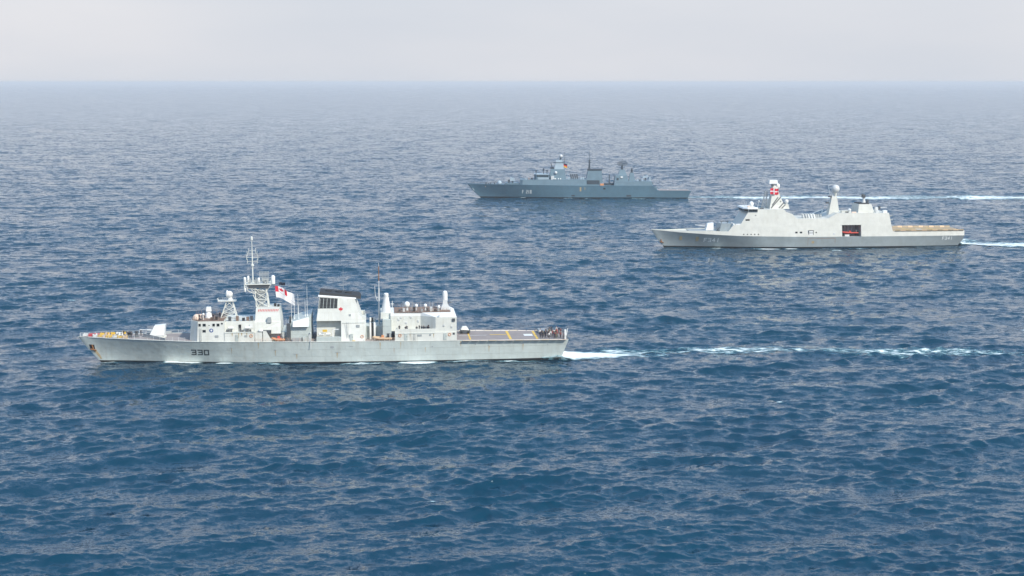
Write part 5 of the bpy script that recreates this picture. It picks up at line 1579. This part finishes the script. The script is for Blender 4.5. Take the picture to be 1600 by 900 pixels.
# ------------------------------------------------------------------ people
def person_mesh(pose, shirt, trousers):
    """standing figure grown over a skeleton, one continuous surface; feet at z = 0, facing -Y"""
    P = {'pelvis': (0, 0, .95), 'waist': (0, 0, 1.1), 'chest': (0, 0, 1.33), 'neck': (0, 0, 1.50), 'head': (0, -.01, 1.60), 'crown': (0, 0, 1.73)}
    rad = {'pelvis': .15, 'waist': .135, 'chest': .16, 'neck': .06, 'head': .095, 'crown': .075}
    E_ = [('pelvis', 'waist'), ('waist', 'chest'), ('chest', 'neck'), ('neck', 'head'), ('head', 'crown')]
    for s, n_ in ((-1, 'l'), (1, 'r')):
        P['hip' + n_] = (s * .10, 0, .88)
        step = .1 * s if pose == 1 else 0
        P['knee' + n_] = (s * .11, -.03 + step, .48)
        P['ank' + n_] = (s * .12, .02 + step * 1.6, .08)
        P['toe' + n_] = (s * .13, -.14 + step * 1.6, .04)
        P['sho' + n_] = (s * .20, 0, 1.42)
        if pose == 2:
            P['elb' + n_] = (s * .27, -.10, 1.18)
            P['wri' + n_] = (s * .16, -.34, 1.10)
            P['han' + n_] = (s * .12, -.42, 1.10)
        else:
            P['elb' + n_] = (s * .28, .03 - step * .6, 1.14)
            P['wri' + n_] = (s * .27, -.06 - step, .90)
            P['han' + n_] = (s * .26, -.09 - step, .80)
        rad.update({'hip' + n_: .10, 'knee' + n_: .068, 'ank' + n_: .05, 'toe' + n_: .045, 'sho' + n_: .07, 'elb' + n_: .05, 'wri' + n_: .036, 'han' + n_: .042})
        E_ += [('pelvis', 'hip' + n_), ('hip' + n_, 'knee' + n_), ('knee' + n_, 'ank' + n_), ('ank' + n_, 'toe' + n_), ('chest', 'sho' + n_), ('sho' + n_, 'elb' + n_), ('elb' + n_, 'wri' + n_), ('wri' + n_, 'han' + n_)]
    names = list(P)
    me = bpy.data.meshes.new('person_skeleton')
    me.from_pydata([P[k] for k in names], [(names.index(a_), names.index(b_)) for a_, b_ in E_], [])
    o = bpy.data.objects.new('person_skeleton', me)
    col.objects.link(o)
    o.modifiers.new('skin', 'SKIN')
    sv = me.skin_vertices[0].data
    for i, k in enumerate(names):
        sv[i].radius = (rad[k], rad[k] * (0.72 if k in ('pelvis', 'waist', 'chest') else 1.0))
        sv[i].use_root = (k == 'pelvis')
    sub = o.modifiers.new('sub', 'SUBSURF')
    sub.levels = 1
    dg = bpy.context.evaluated_depsgraph_get()
    m2 = bpy.data.meshes.new_from_object(o.evaluated_get(dg))
    bpy.data.objects.remove(o)
    bpy.data.meshes.remove(me)
    m2.name = 'person'
    m2.materials.clear()
    for m in (shirt, trousers, SKIN, HAIR, BLACK):
        m2.materials.append(m)
    for p in m2.polygons:
        c = p.center
        if c.z > 1.66 or (c.z > 1.57 and c.y > .02):
            p.material_index = 3
        elif c.z > 1.50:
            p.material_index = 2
        elif c.z < .10:
            p.material_index = 4
        elif abs(c.x) > .15 and c.z < .93 and c.z > .7 and (c - Vector((math.copysign(.26, c.x), -.09, .8))).length < .12:
            p.material_index = 2
        elif pose == 2 and c.y < -.34 and c.z > 1.0:
            p.material_index = 2
        elif c.z > 1.0 or abs(c.x) > .215:
            p.material_index = 0
        else:
            p.material_index = 1
        p.use_smooth = True
    return m2


SH_W = plain('white_shirt', (.7, .7, .68), .9)
SH_R = plain('dark_red_shirt', (.30, .06, .06), .9)
SH_G = plain('olive_shirt', (.12, .13, .08), .9)
SH_B = plain('pale_blue_shirt', (.25, .33, .42), .9)
PEOPLE = {'navy': [person_mesh(k, NAVY, NAVY) for k in range(3)], 'white': [person_mesh(k, SH_W, NAVY) for k in range(2)],
          'red': [person_mesh(k, SH_R, NAVY) for k in range(2)], 'olive': [person_mesh(k, SH_G, SH_G) for k in range(2)], 'blue': [person_mesh(k, SH_B, NAVY) for k in range(2)]}


def put_person(key, x, y, z, kind, label, group, rz=None):
    o = bpy.data.objects.new('person', random.choice(PEOPLE[kind]))
    col.objects.link(o)
    X, Y = ship_xy(key, x, y)
    o.location = (X, Y, z)
    o.rotation_euler = (0, 0, BOW[key][2] + (random.uniform(-1.2, 1.2) if rz is None else rz))
    s = random.uniform(.96, 1.05)
    o.scale = (s, s, s)
    tag(o, label, 'person', group)


STERN_LABEL = {'navy': 'person in dark navy clothes in the crowd on the stern of frigate 330', 'white': 'person in a white shirt in the crowd on the stern of frigate 330',
               'red': 'person in a dark red shirt in the crowd on the stern of frigate 330', 'olive': 'person in olive overalls in the crowd on the stern of frigate 330',
               'blue': 'person in a pale blue shirt in the crowd on the stern of frigate 330'}
spots = []
tries = 0
while len(spots) < 40 and tries < 4000:
    tries += 1
    x, y = random.uniform(117.3, 123.9), random.uniform(-6.2, 5.8)
    if 117.3 < x < 120.4 and 1.6 < y < 6.4:
        continue
    if all((x - a_) ** 2 + (y - b_) ** 2 > .55 for a_, b_ in spots):
        spots.append((x, y))
for i, (x, y) in enumerate(spots):
    kind = 'white' if i % 9 == 4 else ('red' if (x > 120.4 and i % 2 == 0) else ('olive' if i % 5 == 1 else ('blue' if i % 7 == 3 else 'navy')))
    put_person('A', x, y, HULL_A.deck_edge(x)[1] - .06 if x > 119.5 else 5.72 - .16 * (x - 94.5) / 25, kind, STERN_LABEL[kind], 'crowd on the stern of frigate 330')
for x, y in ((79.3, -5.8), (80.9, -7.1), (81.3, -6.4), (83.9, -7.3), (84.6, -6.1), (85.2, -7.2), (85.7, -6.6), (86.1, -7.4), (86.7, -7.0), (87.1, -7.5)):
    put_person('A', x, y, 8.0, 'navy', 'person in dark clothes in the hangar gallery of frigate 330', 'people in the hangar gallery')
for x, y in ((26.8, -5.8), (30.4, -5.9), (31.8, -2.4)):
    put_person('A', x, y, 11.68, 'navy', 'person in dark clothes on the bridge roof of frigate 330', 'people on the bridge roof')
for x, y, k in ((8.6, -2.4, 'navy'), (10.4, 1.8, 'navy'), (6.0, .8, 'navy')):
    put_person('A', x, y, HULL_A.deck_edge(x)[1] - .06, k, 'person in dark clothes on the foredeck of frigate 330', 'people on the foredeck')


# ------------------------------------------------------------------ boats and deck vehicle
def rib_boat(name, label, key, x, y, z, length, beam, tube_mat, hull_mat, n=18):
    X, Y = ship_xy(key, x, y)
    t = thing(name, (X, Y, z), BOW[key][2], label, 'boat')
    L2 = length / 2
    path = []
    for i in range(n + 1):
        u = -1 + 2 * i / n
        if u < -0.35:
            pass
        ang = u * PI * .5
        path.append((u, ang))
    pts = [Vector((L2, s * beam / 2, .55)) for s in (-1,)]
    pts = [Vector((L2, -beam / 2, .5)), Vector((0, -beam / 2, .52)), Vector((-L2 * .5, -beam / 2 * .92, .58)), Vector((-L2 * .85, -beam / 2 * .5, .72)), Vector((-L2, 0, .82)),
           Vector((-L2 * .85, beam / 2 * .5, .72)), Vector((-L2 * .5, beam / 2 * .92, .58)), Vector((0, beam / 2, .52)), Vector((L2, beam / 2, .5))]
    mb = MB()
    for a_, b_ in zip(pts[:-1], pts[1:]):
        mb.tube(a_, b_, .27, .27, 10)
    mb.build('inflatable_tube', tube_mat, t, True)
    mb = MB()
    mb.hexa([(-L2 * .55, -.15, 0), (L2 * .95, -beam * .25, .05), (L2 * .95, beam * .25, .05), (-L2 * .55, .15, 0), (-L2 * .9, -beam * .3, .55), (L2 * .95, -beam * .48, .5), (L2 * .95, beam * .48, .5), (-L2 * .9, beam * .3, .55)])
    mb.build('boat_hull', hull_mat, t)
    c = MB().box(-.4, .5, -.4, .4, .5, 1.35, 0, .15, .05).build('console', hull_mat, t)
    MB().box(.9, 1.9, -.35, .35, .5, .95).build('seat', BLACK, t)
    MB().box(L2 * .95, L2 * 1.1, -.3, .3, .3, 1.35, 0, .05, .05).build('outboard_motor', BLACK, t)
    MB().tube((L2 * .75, -beam * .4, .7), (L2 * .75, -beam * .3, 1.7), .05).tube((L2 * .75, beam * .4, .7), (L2 * .75, beam * .3, 1.7), .05).tube((L2 * .75, -beam * .3, 1.7), (L2 * .75, beam * .3, 1.7), .05).build('roll_bar', PALE, t)
    return t


rib_boat('rescue_boat', 'tan and orange inflatable boat stowed between funnel and hangar of frigate 330', 'A', 74.8, -6.6, 5.9, 5.0, 2.0, TAN, ORANGE)
rib_boat('rescue_boat', 'bright red inflatable boat in the open side bay of ship F341', 'B', 83.7, -7.0, 6.0, 7.4, 2.3, BOATRED, BOATRED)
rib_boat('work_boat', 'small orange-red boat lying on deck beside the mast house of frigate 330', 'A', 47.4, -6.7, 6.0, 3.4, 1.3, ORANGE, BOATRED)
X, Y = ship_xy('A', 97.3, 3.6)
dv = thing('deck_tractor', (X, Y, 5.72), BOW['A'][2], 'small white-hooded tractor on the flight deck beside the hangar of frigate 330', 'vehicle')
MB().hexa([(-1.5, -.8, .35), (1.5, -.8, .35), (1.5, .8, .35), (-1.5, .8, .35), (-.9, -.75, 1.2), (1.5, -.75, .95), (1.5, .75, .95), (-.9, .75, 1.2)]).build('body', DARKG, dv)
MB().hexa([(-1.1, -.78, 1.1), (1.2, -.78, .95), (1.2, .78, .95), (-1.1, .78, 1.1), (-.6, -.65, 1.95), (.5, -.65, 1.95), (.5, .65, 1.95), (-.6, .65, 1.95)]).build('hood', WHITE, dv)
for sx in (-1, 1):
    for sy in (-1, 1):
        MB().lathe((sx * .95, sy * .75 - .15, .36), [(.36, 0), (.36, .3)], 12, 'Y').build('wheel', BLACK, dv)


# ------------------------------------------------------------------ wakes and foam
def wake(name, label, pts, w0, w1, d0, d1, seed, xr, yr, lift=0.4):
    def dens(X, Y):
        d, f = polyline_dist(X, Y, pts)
        w_ = (w0 + (w1 - w0) * f) * (1 + 0.35 * wavy(X, Y, seed, 22))
        core = d0 + (d1 - d0) * np.sqrt(f)
        e_ = 1 - np.clip(d / np.maximum(w_, .5), 0, 1.3) ** 1.5
        dn = core * e_ + 0.16 * wavy(X, Y, seed + 5, 30) * (e_ > 0)
        return np.where(e_ > 0, dn, 0)

    def lift_fn(X, Y, D):
        d, f = polyline_dist(X, Y, pts)
        return np.clip(D, 0, 1) * (lift * np.exp(-f * 14) * (1 + .6 * wavy(X, Y, seed + 9, 3.5)) + .1)
    return foam_patch(name, label, xr, yr, dens, lift_fn)


wake('wake_foam', 'short bright white churned wake behind the stern of frigate 330', [(12.0, 413.0), (20, 413.8), (38, 416.5)], 12.5, 7.0, 1.8, .7, 3, (8, 50), (390, 442), 1.1)
wake('wake_foam', 'long thin broken foam trail leading from frigate 330 to the right', [(28, 418.5), (52, 420.0), (90, 419.4), (140, 417.6), (190, 416.0)], 5.5, 8.0, .76, .36, 13, (24, 195), (400, 436), .2)
wake('wake_foam', 'white wake directly behind the stern of ship F341', [(203.0, 702), (216, 702.0), (240, 700), (280, 698)], 14.0, 15.0, 1.5, .55, 23, (196, 290), (672, 730), 1.1)
wake('wake_foam', 'long pale wake stretching right from the farthest frigate behind ship F341', [(113.5, 992), (150, 991), (230, 990), (300, 989), (420, 988)], 14.0, 26.0, .60, .98, 33, (108, 430), (940, 1040), .3)


def hull_foam(key, label, spans, hull, near=True, seed=50):
    """broken foam where the sea slaps along the side"""
    def dens(X, Y):
        lx, ly = to_local(key, X, Y)
        D = np.zeros(X.shape)
        hb = np.interp(lx, hull.rows[1][0], hull.rows[1][1])
        off = -ly - hb
        for x0, x1, w_, dn, o_ in spans:
            e_ = np.clip(1 - np.abs((lx - (x0 + x1) / 2) / ((x1 - x0) / 2)) ** 3, 0, 1)
            c = np.clip(1 - np.abs((off - o_) / w_) ** 2, 0, 1)
            D = np.maximum(D, dn * e_ * c * (1 + .45 * wavy(X, Y, seed, 9)))
        return D
    c0 = ship_xy(key, -4, 0)
    c1 = ship_xy(key, 138, 0)
    return foam_patch('hull_foam', label, (c0[0], c1[0]), (min(c0[1], c1[1]) - 25, max(c0[1], c1[1]) + 5), dens, lambda X, Y, D: .12 * np.clip(D, 0, 1))


hull_foam('A', 'broken white foam slapping along the waterline of frigate 330',
          [(-1, 6, .9, .6, .6), (16, 28, 1.9, 1.1, 1.2), (30, 37, 1.6, .7, 1.8), (41, 49, 1.5, .85, 1.4), (52, 60, 1.4, .55, 1.2), (61, 76, 1.8, .8, 1.2), (77, 90, 1.8, .95, 1.5), (90, 104, 1.8, .8, 1.6), (104, 118, 1.7, .65, 1.4)], HULL_A)
hull_foam('B', 'small white foam crests along the waterline of ship F341',
          [(19, 28, 2.2, .85, 2.0), (37, 52, 3.0, .82, 4.0), (52, 60, 2.2, .55, 2.5), (63, 72, 2.2, .6, 3.5), (70, 78, 2.0, .95, 9.0), (80, 100, 2.0, .4, 2.5), (108, 118, 2.0, .4, 2.0)], HULL_B, True, 60)
hull_foam('C', 'thin foam patches along the waterline of the farthest frigate',
          [(16, 22, 2.5, .6, 2), (24, 30, 2.5, .6, 2.4), (52, 60, 2.5, .7, 2.2), (66, 72, 2.5, .55, 2.6), (96, 108, 3.0, .65, 3), (100, 118, 4.0, .35, 8)], HULL_C, True, 70)

caps_rng = np.random.default_rng(5)
for (cx_, cy_, ln) in ((29, 304, 1.6), (-92, 596, 3.0), (-40, 560, 2.2), (124, 322, 1.4), (154, 455, 2.4), (250, 676, 5.0), (-150, 520, 2.2), (-14, 265, 1.0), (62, 350, 1.3), (-205, 640, 2.5)):
    def dens(X, Y, cx_=cx_, cy_=cy_, ln=ln):
        r2 = ((X - cx_) / ln) ** 2 + ((Y - cy_) / (ln * .5)) ** 2
        return np.where(r2 < 1, .75 * (1 - r2) * (1 + .4 * wavy(X, Y, int(abs(cx_)), 3)), 0)
    foam_patch('whitecap', 'small breaking whitecap on the open sea', (cx_ - ln - 2, cx_ + ln + 2), (cy_ - ln * .6 - 2, cy_ + ln * .6 + 2), dens, None, 'whitecaps')

# ------------------------------------------------------------------ sea haze
hz = MB().box(-82000, 82000, -48000, 48000, -4.0, CAM_H + 4)
hm = bpy.data.materials.new('sea_haze')
hm.use_nodes = True
hm.node_tree.nodes.clear()
ho = hm.node_tree.nodes.new('ShaderNodeOutputMaterial')
hv = hm.node_tree.nodes.new('ShaderNodeVolumePrincipled')
hv.inputs['Color'].default_value = (0.905, 0.91, 0.925, 1)
hv.inputs['Density'].default_value = 0.8e-4
hm.node_tree.links.new(hv.outputs[0], ho.inputs['Volume'])
haze = hz.build('haze', hm)
tag(haze, 'pale sea haze filling the air down to the horizon', None, None, 'stuff')
